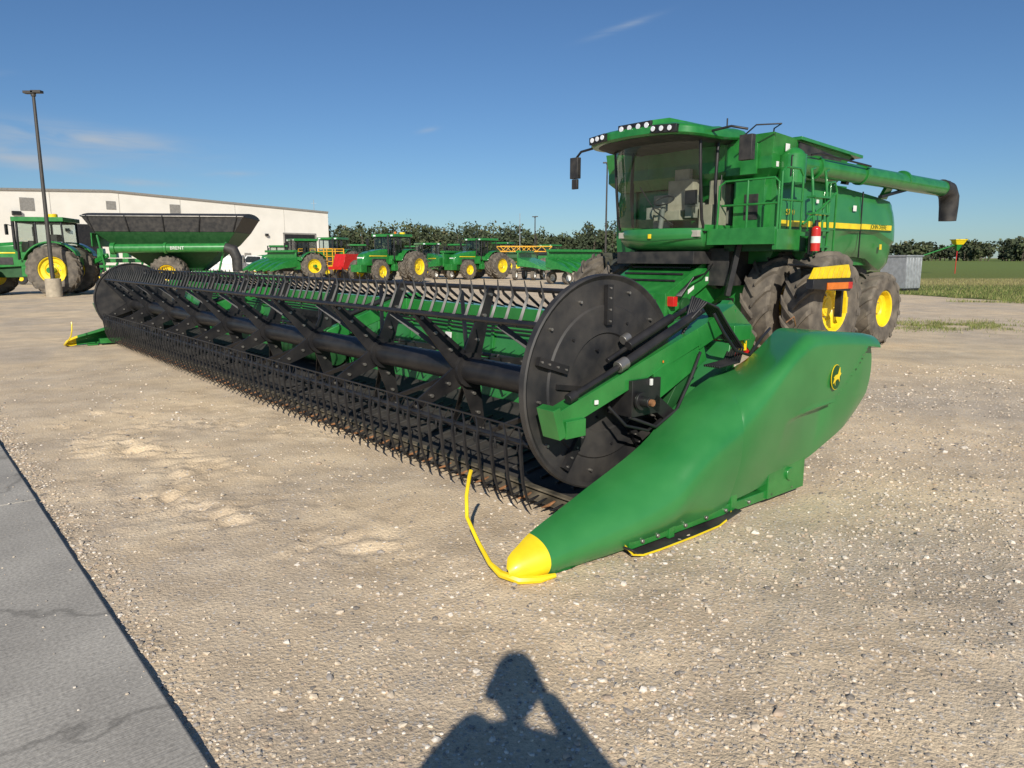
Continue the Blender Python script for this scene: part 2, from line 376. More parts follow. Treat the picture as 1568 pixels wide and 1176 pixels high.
for i,(a,b) in enumerate(((-6.0,-1.2),(-1.188,3.35),(3.362,8.0),(8.012,12.6),(12.612,30))):
    M.box(a,b,0,4.2,-.2,.028,CM); M.box(a,b,4.212,20,-.2,.028,CM)
M.obj('slab_panels',ap,bevel=.012)

# ------------------------------------------------------------ header frame
AZ=math.atan2(.637,.771)
head=empty('combine_header',(.05,3.49,0),AZ)
HW=12.75
def lerp(a,b,t): return a+(b-a)*t
def sm(x,a,b):
    t=max(0,min(1,(x-a)/(b-a))); return t*t*(3-2*t)
def lin(x,a,b): return max(0,min(1,(x-a)/(b-a)))
def shield(M,flip):
    f=(lambda y:y) if not flip else (lambda y:HW-y)
    ctl=[(-.10,.075,.0,-.02,.03),(-.07,.115,.03,-.045,.012),(0.0,.155,.04,-.075,.0),(.10,.195,.06,-.11,.01),(.35,.265,.09,-.15,.02),(.55,.325,.11,-.18,.025),(.75,.40,.14,-.21,.035),(.92,.50,.16,-.235,.05),(1.05,.61,.19,-.25,.06),(1.18,.70,.21,-.262,.07),(1.30,.76,.22,-.27,.08),(1.42,.80,.22,-.275,.09),(1.50,.82,.22,-.28,.10),(1.62,.845,.21,-.285,.11),(1.78,.905,.18,-.29,.12),(1.92,.985,.15,-.295,.135),(2.05,1.06,.13,-.30,.16),(2.2,1.115,.12,-.305,.19),(2.5,1.11,.12,-.31,.24),(2.8,1.085,.12,-.305,.31),(3.0,1.065,.12,-.30,.37),(3.13,1.045,.12,-.29,.43)]
    def ev(s):
        for i in range(len(ctl)-1):
            if s<=ctl[i+1][0]+1e-9:
                a,b=ctl[i],ctl[i+1]; t=(s-a[0])/(b[0]-a[0])
                p0=ctl[max(0,i-1)]; p3=ctl[min(len(ctl)-1,i+2)]
                out=[]
                for k in range(1,5):
                    m1=(b[k]-p0[k])/(b[0]-p0[0])*(b[0]-a[0]); m2=(p3[k]-a[k])/(p3[0]-a[0])*(b[0]-a[0])
                    out.append((2*t**3-3*t*t+1)*a[k]+(t**3-2*t*t+t)*m1+(-2*t**3+3*t*t)*b[k]+(t**3-t*t)*m2)
                return out
        return ctl[-1][1:]
    ss=[-.10,-.09,-.07,-.04,0,.04,.07,.10]+[.10+.05*i for i in range(1,27)]+[1.43,1.46,1.487,1.495,1.505,1.513]+[1.54+.025*i for i in range(80)]
    rings=[]
    for s in ss:
        if s>3.13: s=3.13
        zt,wi,wo,zb=ev(s)
        e=sm(s,1.35,2.0); H=zt-zb
        hm=lerp(min(.30,H*.62),.09,e); sq=lerp(2.15,2.6,e)
        if 1.49<s<1.51: wo+=.010
        if s>=1.505: wo+=.026*math.exp(-((s-1.505)/.16))
        zm=zt-hm; pts=[(wi,zt-.10*H-.02)]
        nn=18
        for i in range(nn+1):
            a=math.pi/2*i/nn
            ca=abs(math.cos(a))**(2/sq); sa=math.sin(a)**(2/sq)
            if e>0:  # flat-topped rear body with a tight radius edge
                r_=.10; fy=wi-(wi-wo-r_)*min(1,i/9); 
                if i<=9: y2,z2=fy,zt-.012*(1-i/9)
                else:
                    b_=math.pi/2*(i-9)/9; y2=wo+r_-r_*math.sin(b_); z2=zt-hm*(1-math.cos(b_))
                pts.append((lerp(wi-(wi-wo)*sa,y2,e),lerp(zm+(zt-zm)*ca,z2,e)))
            else: pts.append((wi-(wi-wo)*sa,zm+(zt-zm)*ca))
        nz=48
        u=(s-1.575)/1.55
        for k in range(1,nz+1):
            q=k/nz; z=zm+(zb-zm)*q
            wv=wo+lerp(.09*min(1,H/.5),.13,e)*q**1.8
            up=.585+.04*lin(u,.30,.62)+.40*lin(u,.62,.90)
            dep=.085*lin(u,.26,.60)
            pk=sm(up-z,.0,.035)*lin(z,.24,up-.02)
            wv+=dep*pk
            wv-=.008*math.exp(-((z-up-.008)/.014)**2)*sm(u,.26,.45)
            pts.append((wv,z))
        pts.append((wo+.16 if s>.3 else wo+.03,zb))
        ksh=.38*sm(s,.5,1.35)*(1-.8*sm(s,1.7,2.9))
        out=[]
        for y,z in pts:
            t=(y-wo)/max(.05,(wi-wo))
            so2=s+ksh*max(0,t)*sm(z,zm-.25,zm+.02)
            uu=max(0,u)
            back=.10*math.sin(min(1,max(0,(1.10-z)/.45))*math.pi/2)-max(0,.60-z)*.55
            so2+=uu**2*back
            out.append((so2,f(y),z))
        rings.append(out)
        if s>=3.13: break
    M.loft(rings[:8],YEL,caps=False,closed=False)
    M.loft(rings[7:],GPLAS,caps=False,closed=False)
    last=rings[-1]; inner=[(p[0]-.03,f(.15),p[2]) for p in last]
    M.loft([last,inner],GPLAS,caps=False,closed=False)
sh=MB(); shield(sh,False); so_=sh.obj('end_shield',head,ang=42)
sh=MB(); shield(sh,True); sh.obj('end_shield_far',head,ang=42)
M=MB()
for f in((lambda y:y),(lambda y:HW-y)):
    def bx(x0,x1,a,b,z0,z1,m): 
        y0,y1=sorted((f(a),f(b))); M.box(x0,x1,y0,y1,z0,z1,m)
    bx(.45,2.5,.0,.14,.03,.12,GREEN); bx(.62,2.35,-.17,-.12,.035,.095,GREEN); bx(.75,2.3,-.12,.02,.02,.05,STEEL)
    bx(1.3,2.35,-.115,.14,.10,.24,DKG); bx(.75,2.6,.04,.10,.14,.3,BLK); bx(1.95,2.9,.03,.10,.3,.80,BLKM)
    bx(1.95,2.4,-.185,-.10,.04,.27,GREEN); bx(1.55,1.61,-.18,-.06,.03,.2,GREEN); bx(.25,.42,-.06,.1,.0,.03,GREEN); bx(.95,1.0,-.178,-.12,.02,.13,GREEN)
    for s_ in(.72,.85,1.1,1.3,1.5,1.75,2.0,2.25): M.cyl((s_,f(-.165),.065),(s_,f(-.185),.065),.013,STEEL,n=8)
    M.cyl((2.2,f(-.20),.17),(2.2,f(-.15),.17),.045,GREEN,n=16)
    M.prism([(.9,.05),(1.3,.0),(1.9,.0),(1.3,.08)],min(f(-.10),f(.05)),max(f(-.10),f(.05)),BLK)
    M.prism([(.58,.06),(.66,.004),(1.35,.004),(1.6,.05),(1.6,.058),(1.35,.014),(.66,.014),(.59,.066)],min(f(-.225),f(-.10)),max(f(-.225),f(-.10)),BLKM)
M.obj('end_frame',head,bevel=.006)
M=MB()
for f in((lambda y:y),(lambda y:HW-y)):
    M.tube([(-.02,f(.40),.475),(-.02,f(.415),.44),(-.03,f(.43),.33),(-.05,f(.40),.22),(-.08,f(.26),.13),(-.11,f(.12),.065),(-.11,f(.03),.04),(-.06,f(-.05),.022),(.03,f(-.10),.018),(.12,f(-.12),.02)],[.011]*5+[.013,.02,.022,.02,.012],YEL,8)
M.tube([(.60,-.14,.07),(.60,-.215,.03),(.66,-.232,.018),(.8,-.236,.014),(1.1,-.238,.014),(1.35,-.236,.018),(1.5,-.21,.03),(1.6,-.15,.06)],.006,YEL,6)
M.obj('crop_rods',head)
M=MB()
def oval(M,c,a,b,y,mat,n=28): M.loft([[(c[0]+a*math.cos(t)*1.0,y,c[1]+b*math.sin(t)) for t in [2*math.pi*k/n for k in range(n)]],[(c[0]+a*math.cos(t),y-.004,c[1]+b*math.sin(t)) for t in [2*math.pi*k/n for k in range(n)]]],mat)
oval(M,(2.50,.81),.062,.086,-.306,YEL); oval(M,(2.50,.81),.058,.082,-.309,DKG)
M.prism([(x-.02,z+.01) for x,z in [(2.475,.76),(2.49,.79),(2.48,.80),(2.50,.815),(2.535,.82),(2.555,.865),(2.562,.83),(2.575,.82),(2.555,.80),(2.56,.765),(2.545,.785),(2.515,.785),(2.50,.77),(2.505,.745),(2.49,.77)]],-.317,-.314,YEL)
M.obj('oval_badge',head)

# reel
reel=MB(); AX=(1.0,.82); RR=.60
y0,y1=.50,HW-.50
reel.cyl((AX[0],y0,AX[1]-.06),(AX[0],y1,AX[1]-.06),.10,BLK,n=20)
NB=5
angs=[R(-31+72*k) for k in range(NB)]
def bp(t,r=RR): return (AX[0]-r*math.cos(t),AX[1]-.06*(1-r/RR)+r*math.sin(t))
nsp=10; spw=[y0+.02+(y1-y0-.04)*i/(nsp-1) for i in range(nsp)]
for t in angs:
    s_,z_=bp(t)
    reel.cyl((s_,y0,z_),(s_,y1,z_),.018,BLK,n=8)
for j,wv in enumerate(spw):
    reel.cyl((AX[0],wv-.05,AX[1]-.06),(AX[0],wv+.05,AX[1]-.06),.135,BLK,n=16)
    for t in angs:
        a=bp(t,.09); b=bp(t,RR)
        reel.bar((a[0],wv,a[1]),(b[0],wv,b[1]),(.17,.06),(.018,.018),BLK,up=(0,1,0))
        for k in (.25,.6,.9):
            c=bp(t,.09+(RR-.09)*k); reel.cyl((c[0],wv-.026,c[1]),(c[0],wv+.026,c[1]),.014,STEEL,n=6)
        for sg in(-1,1):
            ww=wv+sg*.38
            if y0<ww<y1 and sg>0:
                a=bp(t,RR*.95); c=bp(t,.10)
                reel.bar((c[0],wv+sg*.06,c[1]),(a[0],ww,a[1]),.04,.012,BLK,up=(0,1,.3))
reel.obj('reel_frame',head)
ti=MB()
for t in angs:
    s_,z_=bp(t); td=math.degrees(t)%360
    if td>180: td-=360
    rear=not(-60<td<=130)
    nt_=84 if not rear else 44
    if -60<td<=0: d=(.05,-1)
    elif 0<td<60: d=(.35,.78)
    elif 60<td<=130: d=(.62,-.50)
    else: d=(.25,-.9)
    d=Vector((d[0],0,d[1])).normalized(); e=Vector((d.z,0,-d.x))
    p=Vector((s_,0,z_))
    q=p-d*.09
    front=-60<td<=0
    if front : ti.bar((q.x,y0,q.z),(q.x,y1,q.z),.010,.010,BLK)
    for i in range(nt_):
        wv=y0+.06+(y1-y0-.12)*i/(nt_-1)+random.uniform(-.006,.006)
        o=Vector((0,wv,0)); LL=.435 if front else (.26 if td<60 and td>0 else .30)
        if rear: LL=.20
        jx=Vector((random.uniform(-.014,.014),random.uniform(-.014,.014),0))
        if front:
            ti.tube([p+o-d*.09+Vector((0,.045,0)),p+o-d*.015+e*.02,p+o+d*.04+e*.03,p+o+d*.24+e*.02,p+o+d*.36-e*.01,p+o+d*LL-e*.055+jx],[.005,.009,.013,.011,.008,.003],BLK,5)
            ti.tube([p+o-d*.09-Vector((0,.07,0)),p+o-d*.01],.004,BLK,4)
        else:
            ti.tube([p+o-d*.02,p+o+d*.03+e*.025,p+o+d*.18+e*.02,p+o+d*LL-e*.035+jx],[.012,.013,.011,.004],BLK,4)
ti.obj('reel_tines',head,ang=60)
for nm,wv,sg in(('reel_end_disc',.42,-1),('reel_end_disc_far',HW-.42,1)):
    M=MB(); c=(AX[0]+.02,wv,AX[1]+.02); rD=.665
    M.lathe(c,[(.02,sg*.0),(.30,sg*.0),(.31,sg*.012),(.47,sg*.012),(.48,0),(rD-.035,0),(rD-.01,sg*.02),(rD,sg*.012),(rD,-sg*.030),(rD-.02,-sg*.030),(rD-.03,-.0-sg*.012),(.02,-sg*.012)],BLKM,64)
    for k in range(NB):
        t=R(18+72*k); 
        a=(c[0]+.36*math.cos(t),c[1]+sg*.026,c[2]+.36*math.sin(t)); b=(c[0]+.60*math.cos(t),c[1]+sg*.026,c[2]+.60*math.sin(t))
        M.bar(a,b,.05,.03,BLK,up=(0,1,0))
        for q in(.38,.45,.52,.58):
            x=c[0]+q*math.cos(t);z=c[2]+q*math.sin(t); M.cyl((x,c[1]+sg*.03,z),(x,c[1]+sg*.048,z),.007,STEEL,n=6)
        for r2,dt in((.22,20),(.55,24),(.40,45),(.58,52)):
            x=c[0]+r2*math.cos(t+R(dt));z=c[2]+r2*math.sin(t+R(dt)); M.cyl((x,c[1],z),(x,c[1]+sg*.022,z),.009,STEEL if r2>.5 else BLK,n=6)
    M.bar((c[0]-.42,c[1]+sg*.02,c[2]+.02),(c[0]+.30,c[1]+sg*.02,c[2]-.1),.03,.02,BLK,up=(0,1,0))
    M.obj(nm,head,ang=30)
M=MB()
for f in((lambda y:y),(lambda y:HW-y)):
    P=lambda s,w_,z:(s,f(w_),z)
    def fb(x0,x1,a,b,z0,z1,m): M.box(x0,x1,min(f(a),f(b)),max(f(a),f(b)),z0,z1,m)
    M.bar(P(.42,.25,.70),P(1.68,.25,1.10),.10,.115,GREEN)
    M.bar(P(.40,.25,.695),P(.45,.25,.71),.14,.18,GREEN)
    M.bar(P(.47,.24,.66),P(.62,.24,.66),.13,.10,GREEN)
    M.bar(P(1.66,.26,1.08),P(2.12,.30,1.22),.12,.14,GREEN)
    M.bar(P(2.10,.30,1.20),P(2.42,.34,.98),.12,.12,GREEN)
    M.bar(P(1.25,.22,.82),P(1.75,.24,1.02),.05,.18,GREEN)
    M.bar(P(1.45,.28,.62),P(1.72,.28,.98),.08,.12,DKG)
    M.cyl(P(.50,.20,.83),P(.95,.20,.985),.018,BLK); M.cyl(P(.95,.20,.985),P(1.6,.20,1.235),.028,BLK)
    M.cyl(P(.90,.20,.97),P(.97,.20,.995),.036,STEEL); M.cyl(P(.5,.20,.83),P(.56,.20,.85),.028,BLK)
    M.cyl(P(.95,.33,.99),P(1.85,.34,1.32),.016,BLK); M.cyl(P(1.1,.30,1.07),P(1.5,.30,1.22),.03,BLK)
    M.cyl(P(1.1,.345,1.10),P(1.15,.345,1.12),.03,STEEL)
    fb(1.0,1.26,.17,.37,.66,.88,BLK)
    M.cyl(P(1.05,.07,.76),P(1.05,.24,.76),.032,BLK,n=16); M.cyl(P(1.05,.05,.76),P(1.05,.08,.76),.022,CROP,n=8)
    M.cyl(P(1.05,.13,.76),P(1.05,.15,.76),.055,BLK,n=20)
    M.bar(P(1.2,.2,.74),P(1.4,.2,.60),.06,.09,BLK); fb(1.15,1.17,.155,.168,.84,.88,WHT)
    fb(.70,.725,.18,.192,.775,.80,WHT); fb(1.3,1.31,.19,.195,.96,.975,ORG)
    for k in range(7):
        o=.018*k
        M.tube([P(1.55,.18+o*.6,1.22-o),P(1.66,.15+o,1.32+o*.3),P(1.80,.16+o,1.28),P(1.93,.15+o,1.14),P(2.05,.12+o,1.0),P(1.95,.08+o,.92),P(1.75,.10+o,.90)],.009,BLK,6)
    M.tube([P(1.0,.19,.66),P(1.2,.15,.58),P(1.4,.15,.66),P(1.55,.16,.85),P(1.66,.18,1.0)],.011,BLK,6)
    M.tube([P(.85,.22,.74),P(.95,.17,.62),P(1.15,.17,.56),P(1.35,.2,.62)],.010,BLK,6)
    M.cyl(P(1.78,.42,.98),P(2.35,.42,1.12),.035,BLK)
    fb(2.02,2.40,.28,.38,.92,1.05,RED); fb(2.10,2.16,.265,.28,.96,1.01,WHT); fb(2.22,2.32,.265,.28,.95,1.02,YEL)
    M.bar(P(2.25,.40,1.28),P(2.62,.45,1.06),.06,.05,GREEN); M.bar(P(2.25,.40,1.28),P(2.05,.36,1.18),.06,.05,GREEN)
    M.cyl(P(2.05,.5,1.22),P(2.6,.5,1.15),.03,BLK); M.bar(P(2.3,.42,.6),P(2.3,.42,1.15),.08,.10,GREEN)
    M.tube([P(1.7,.12,1.25),P(1.78,.09,1.12),P(1.9,.08,1.0),P(2.1,.10,.95),P(2.3,.14,1.05),P(2.5,.2,1.1)],.011,BLK,6)
    M.tube([P(2.6,.06,1.12),P(2.55,.05,1.19),P(2.5,.08,1.15)],.006,CROP,5)
M.obj('reel_arms',head,bevel=.006)
M=MB()
for wv in(4.35,8.4):
    M.bar((1.05,wv,.8),(2.05,wv,1.15),.10,.14,GREEN); M.box(1.95,2.15,wv-.1,wv+.1,1.0,1.22,GREEN)
    M.cyl((1.2,wv+.09,.95),(2.0,wv+.09,1.22),.03,BLK)
M.obj('centre_reel_arms',head,bevel=.008)
M=MB()
M.prism([(.80,.075),(.84,.10),(1.65,.24),(1.88,.32),(1.88,.28),(1.2,.05),(.84,.05)],.30,HW-.30,BELT)
for i in range(78):
    wv=.45+i*.153
    if abs(wv-HW/2)<.9: continue
    M.bar((.94,wv,.126),(1.60,wv,.240),.022,.022,BLKM)
M.prism([(.72,.06),(.88,.055),(.88,.098),(.78,.085)],.30,HW-.30,KNIF)
M.box(.78,.835,.32,HW-.32,.106,.118,KNIF)
for i in range(160):
    wv=.36+i*.0762
    M.bar((.83,wv,.075),(.66,wv,.062),(.03,.008),(.03,.01),CROP if i%3==0 else BLK)
M.prism([(1.90,.28),(2.02,.22),(2.08,1.04),(2.02,1.04)],.2,HW-.2,GPLAS)
M.box(2.0,2.20,.16,HW-.16,1.045,1.15,GREEN)
M.box(2.03,2.30,.16,HW-.16,.15,.36,GREEN)
for i in range(17):
    wv=.6+i*.72
    M.bar((1.93,wv,.34),(2.0,wv,1.03),.04,.03,GREEN); M.bar((2.1,wv+.02,1.04),(2.3,wv+.02,.34),.08,.08,GREEN)
M.box(1.86,1.885,HW/2-.8,HW/2+.8,.3,.92,BLK)
M.cyl((1.72,HW/2-.85,.45),(1.72,HW/2+.85,.45),.15,DKG,n=20)
for k in range(3): M.tube([(1.96-.015*k,.5,.99-.03*k)]+[(1.96-.015*k,.5+i*.8,.99-.03*k+.008*math.sin(i*1.7)) for i in range(1,15)],.010,BLK,6)
M.box(2.2,2.5,3.0,3.2,.1,.9,GREEN); M.box(2.2,2.5,9.5,9.7,.1,.9,GREEN)
for wv in(1.6,3.4,5.2,7.4,9.3,11.2): M.prism([(1.94,.80),(1.945,.86),(1.96,.86),(1.955,.80)],wv,wv+.10,WHT)
M.obj('draper_deck_and_frame',head,bevel=.004)

# ------------------------------------------------------------ combine harvester
comb=empty('combine_harvester',(.05,3.49,0),AZ)
C=5.53
M=MB()
for yy,sd in((3.20,-1),(3.92,-1),(2*C-3.20,1),(2*C-3.92,1)):
    wheel(M,(8.95,yy,.85),.86,.52,.40,sd,nl=15)
M.cyl((8.95,3.1,.85),(8.95,2*C-3.1,.85),.16,YEL,n=20)
M.obj('front_wheels',comb,ang=32)
M=MB()
for yy in(3.62,2*C-3.62): wheel(M,(11.65,yy,.67),.68,.50,.33,-1,nl=15)
M.box(11.5,11.8,3.9,2*C-3.9,.52,.78,GREEN)
M.obj('rear_wheels',comb,ang=32)
M=MB()
M.box(8.65,12.4,4.42,2*C-4.42,.72,1.52,DKG)
M.box(8.5,9.3,4.3,2*C-4.3,.55,1.3,GREEN)
M.box(8.75,9.15,4.2,2*C-4.2,.62,1.1,GREEN)
M.prism([(12.2,1.5),(13.2,1.45),(13.35,.95),(12.9,.8),(12.2,1.0)],4.5,2*C-4.5,BLKM)
M.box(9.3,10.9,3.95,4.4,1.05,1.50,BLKM); M.box(9.4,10.6,4.0,4.38,.85,1.04,GREEN)
M.box(9.9,11.0,3.85,4.4,1.25,1.56,GREEN)
M.obj('chassis',comb,bevel=.02)
def sidepanel(M,sg):
    f=(lambda y:y) if sg<0 else (lambda y:2*C-y)
    st=[(8.55,1.50,2.86),(9.2,1.48,2.86),(9.9,1.46,2.85),(10.6,1.46,2.84),(10.9,1.50,2.82),(11.15,1.58,2.80),(11.6,1.62,2.77),(12.1,1.58,2.73),(12.4,1.46,2.70),(12.7,1.36,2.67),(12.95,1.34,2.62),(13.15,1.42,2.52),(13.25,1.6,2.38)]
    rings=[]
    for s_,zb,zt in st:
        ring=[]
        end=max(0,(s_-12.6)/.65)
        for k in range(17):
            q=k/16; z=zb+(zt-zb)*q
            bul=.10*math.sin(math.pi*min(1,q*1.05))**.6 if 0<q<1 else 0
            y=3.92-bul+.25*end**2
            if q<.12: y+=.06*(1-q/.12)
            if s_>9.9 and q<.42: y+=.06*min(1,(.42-q)/.04)
            ring.append((s_,f(y),z))
        ring.append((s_,f(4.3),zt)); ring.append((s_,f(4.3),zb))
        rings.append(ring)
    M.loft(rings,GPLAS)
M=MB(); sidepanel(M,-1); sidepanel(M,1); M.obj('side_panels',comb,ang=25)
M=MB()
M.prism([(8.6,1.5),(8.6,2.80),(10.6,2.80),(12.7,2.64),(13.05,2.4),(13.15,1.55),(12.6,1.45)],4.15,2*C-4.15,GREEN)
for s_ in(10.15,11.35,): M.box(s_,s_+.012,3.805,3.83,1.6,2.78,BLK)
M.box(13.0,13.18,4.4,2*C-4.4,1.7,2.3,BLKM)
for k in range(6): M.box(8.75,9.3,3.80,3.815,1.62+.05*k,1.64+.05*k,BLK)
M.box(11.0,11.12,3.80,3.806,2.42,2.52,WHT); M.box(9.7,9.78,3.80,3.806,2.5,2.56,WHT); M.box(12.2,12.28,3.82,3.83,1.75,1.85,YEL)
M.obj('body_core',comb,bevel=.04)
M=MB()
for (a,b) in((8.62,9.45),(9.5,10.13),(10.18,11.33),(11.38,12.6)):
    z=2.10+.02*(a-8.6)/4
    M.box(a,b,3.806,3.814,z,z+.095,YEL)
    M.box(a,b,3.806,3.814,z-.03,z-.008,DKG)
M.obj('yellow_stripe',comb)
text('maker_lettering','JOHN DEERE',(11.72,3.803,2.13),.115,DKG,comb)
text('model_lettering','S790',(8.75,3.79,2.28),.13,YEL,comb)
M=MB()
def tank():
    b=[(8.45,4.0),(10.5,4.0),(10.5,2*C-4.0),(8.45,2*C-4.0)]
    t=[(8.26,3.78),(10.75,3.78),(10.75,2*C-3.78),(8.26,2*C-3.78)]
    def ring(q,z,ins=0): return [(x+(ins if x<9.5 else -ins),y+(ins if y<C else -ins),z) for x,y in q]
    mid=[(8.30,3.82),(10.6,3.84),(10.6,2*C-3.84),(8.30,2*C-3.82)]
    zz=(3.50,3.33,3.33,3.50)
    M.loft([ring(b,2.80),ring(mid,2.98),ring(mid,3.16)],GREEN,caps=False)
    M.loft([[(x,y,3.16) for (x,y) in mid],[(x,y,z) for (x,y),z in zip(t,zz)]],GREEN,caps=False)
    M.loft([[(x+(.03 if x<9.5 else -.03),y+(.03 if y<C else -.03),z) for (x,y),z in zip(t,zz)],ring(mid,3.14,.03)],BLKM,caps=False)
    M.add(ring(mid,3.15,.02),[(0,1,2,3)],BLKM)
tank()
M.prism([(8.98,3.17),(8.98,3.42),(10.35,3.27),(10.35,3.17)],3.758,3.785,BLKM)
M.prism([(8.92,3.44),(8.92,3.49),(11.0,3.37),(11.0,3.32)],3.70,4.5,GREEN)
M.prism([(8.92,3.44),(8.92,3.53),(11.0,3.38),(11.0,3.32)],4.5,2*C-4.5,BLKM)
M.prism([(10.2,3.17),(10.2,3.30),(11.0,3.34),(11.0,3.31)],3.85,2*C-3.85,BLKM)
M.box(10.75,12.3,4.6,2*C-4.6,2.75,2.98,GREEN)
M.box(8.24,8.28,4.05,4.6,2.9,3.36,GREEN)
M.box(8.225,8.238,4.3,4.36,3.2,3.3,WHT)
M.box(8.6,8.72,3.775,3.779,3.22,3.36,WHT); M.box(8.42,8.49,3.81,3.815,3.0,3.08,WHT)
M.box(8.35,8.6,3.95,4.5,2.0,2.85,GREEN); M.box(8.34,8.36,4.05,4.3,2.2,2.6,BLKM)
M.obj('grain_tank',comb,bevel=.012)
M=MB()
M.cyl((8.75,3.72,3.06),(14.55,3.66,3.00),.155,GREEN,n=24)
M.cyl((8.70,3.70,2.75),(8.70,3.70,3.18),.21,GREEN,n=20); M.sphere((8.72,3.70,3.10),.20,GREEN)
for s_ in(9.35,10.9,12.6): M.cyl((s_,3.705,3.045),(s_+.06,3.70,3.045),.185,GREEN,n=24)
M.cyl((14.4,3.66,3.01),(14.75,3.66,2.98),.175,BLKM,n=20)
M.tube([(14.55,3.66,3.02),(14.72,3.66,2.96),(14.83,3.66,2.84),(14.86,3.66,2.66),(14.86,3.66,2.36)],[.165,.185,.19,.18,.165],BLKM,18)
M.bar((10.5,3.75,2.85),(10.5,3.72,2.98),.1,.1,BLK); M.bar((12.2,3.85,2.7),(12.2,3.72,2.95),.25,.06,GREEN); M.bar((12.0,3.8,2.72),(12.9,3.7,2.90),.08,.05,BLK)
M.tube([(9.0,3.56,3.2),(9.2,3.52,3.23),(10.9,3.50,3.16)],.016,BLK,6)
M.obj('unloading_auger',comb,ang=40)
# cab
K=5.43
M=MB()
cl,cr=K-.86,K+.86
SX=7.58
def wsh(z,k=14):
    lean=-.14*(z-2.0)/1.45+.20*max(0,(2.25-z)/.25)**2*.6
    return [(SX+lean-.20*(1-(abs(q*2-1)**2.6)),cl+(cr-cl)*q,z) for q in [i/k for i in range(k+1)]]
M.loft([wsh(z) for z in(2.06,2.15,2.3,2.6,2.9,3.2,3.46)],GLASS,caps=False,closed=False)
for y in(cl,cr):
    M.add([(SX+.05,y,2.08),(8.68,y,2.08),(8.68,y,3.45),(SX-.12,y,3.45)],[(0,1,2,3)],GLASS)
M.add([(8.74,cl+.1,2.75),(8.74,cr-.1,2.75),(8.74,cr-.1,3.42),(8.74,cl+.1,3.42)],[(0,1,2,3)],GLASS)
M.obj('cab_glass',comb,fixn=False)
M=MB()
for y in(cl,cr):
    o=-.02 if y==cl else .02
    M.tube([(SX+.10,y+o,2.0),(SX+.0,y+o,2.2),(SX-.08,y+o,2.9),(SX-.12,y+o,3.48)],[.026]*4,BLK,8)
    M.tube([(7.98,y+o,2.02),(7.90,y+o,2.7),(7.93,y+o,3.48)],.028,BLK,8)
    M.bar((8.68,y,2.0),(8.68,y,3.5),.14,.07,BLK)
    M.bar((SX+.05,y+o,2.07),(8.7,y+o,2.07),.06,.10,GREEN)
    M.tube([(8.0,y+3*o,2.5),(8.0,y+3*o,2.9)],.012,BLK,6)
M.box(8.72,8.82,cl,cr,1.9,2.74,CABG); M.box(8.72,8.8,cl,cl+.1,2.74,3.45,BLK); M.box(8.72,8.8,cr-.1,cr,2.74,3.45,BLK)
M.box(7.55,8.75,cl+.02,cr-.02,1.93,2.03,CABG)
nose=[]
for z,ins,dz in((1.70,.16,.28),(1.78,.05,.10),(1.88,.0,.02),(2.0,0,.0),(2.07,0,.03)):
    fr=[(SX+.05+dz-.24*(1-(abs(q*2-1)**2.6)),cl+ins+(cr-cl-2*ins)*q,z) for q in [i/14 for i in range(15)]]
    nose.append(fr+[(8.6,cr-ins,z),(8.6,cl+ins,z)])
M.loft(nose,GPLAS)
M.tube([(x-.004,y,z) for x,y,z in [(SX+.05-.24*(1-(abs(q*2-1)**2.6)),cl+(cr-cl)*q,1.86+.05*abs(q*2-1)) for q in [i/14 for i in range(15)]]],.008,DKG,5)
M.prism([(7.375,1.91),(7.375,1.985),(7.385,1.985),(7.385,1.91)],K-.035,K+.035,YEL)
M.tube([(SX-.12,cl+.45,2.12),(SX-.20,K-.1,2.35),(SX-.24,K+.2,2.75)],.012,BLK,6)
M.box(8.15,8.32,K-.26,K+.26,2.25,2.90,SEAT); M.box(7.80,8.25,K-.27,K+.27,2.22,2.38,SEAT); M.box(8.18,8.27,K-.15,K+.15,2.88,3.08,SEAT)
M.box(7.85,8.3,K-.48,K-.34,2.25,2.50,CABG); M.box(7.85,8.2,K+.34,K+.48,2.25,2.45,CABG)
M.cyl((7.65,K,2.05),(7.72,K,2.5),.04,GREY)
M.tube([(7.72+.12*math.cos(t)*.9,K+.19*math.sin(t),2.54+.13*math.cos(t)*.6) for t in [2*math.pi*i/16 for i in range(17)]],.016,BLKM,6)
M.box(7.65,7.69,K-.70,K-.48,2.45,2.67,BLK); M.box(7.80,7.83,K-.62,K-.42,2.42,2.60,GREY)
M.box(8.52,8.62,K-.75,K-.35,2.1,2.9,CABG); M.box(7.95,8.35,K-.80,K-.55,2.05,2.45,SEAT); M.box(8.2,8.32,K-.78,K-.55,2.45,2.85,SEAT)
M.box(8.4,8.5,K+.4,K+.78,2.05,2.7,CABG)
M.obj('cab_frame',comb,bevel=.01)
M=MB()
def roofring(z,g,fx=0,dr=.05):
    out=[]
    n=56
    cx=7.86;cy=K+.08;a=.84+g;b=1.13+g
    for k in range(n):
        t=2*math.pi*k/n
        c_,s_=math.cos(t),math.sin(t)
        e=2/6.0
        x=cx+a*abs(c_)**e*(1 if c_>0 else -1); y=cy+b*abs(s_)**e*(1 if s_>0 else -1)
        if x<cx: x-=.13*(1-abs((y-cy)/b)**2.5)
        dz=-dr*abs((y-cy)/b)**3*(1 if x<cx else .4)
        out.append((x+fx,y,z+dz))
    return out
M.loft([roofring(3.475,-.14),roofring(3.47,-.03),roofring(3.50,0),roofring(3.585,0),roofring(3.625,-.03),roofring(3.65,-.09),roofring(3.655,-.25)],GREEN)
M.loft([roofring(3.66,-.26),roofring(3.70,-.30),roofring(3.705,-.5)],GREEN)
M.loft([roofring(3.42,-.20,.04),roofring(3.472,-.10)],BLKM)
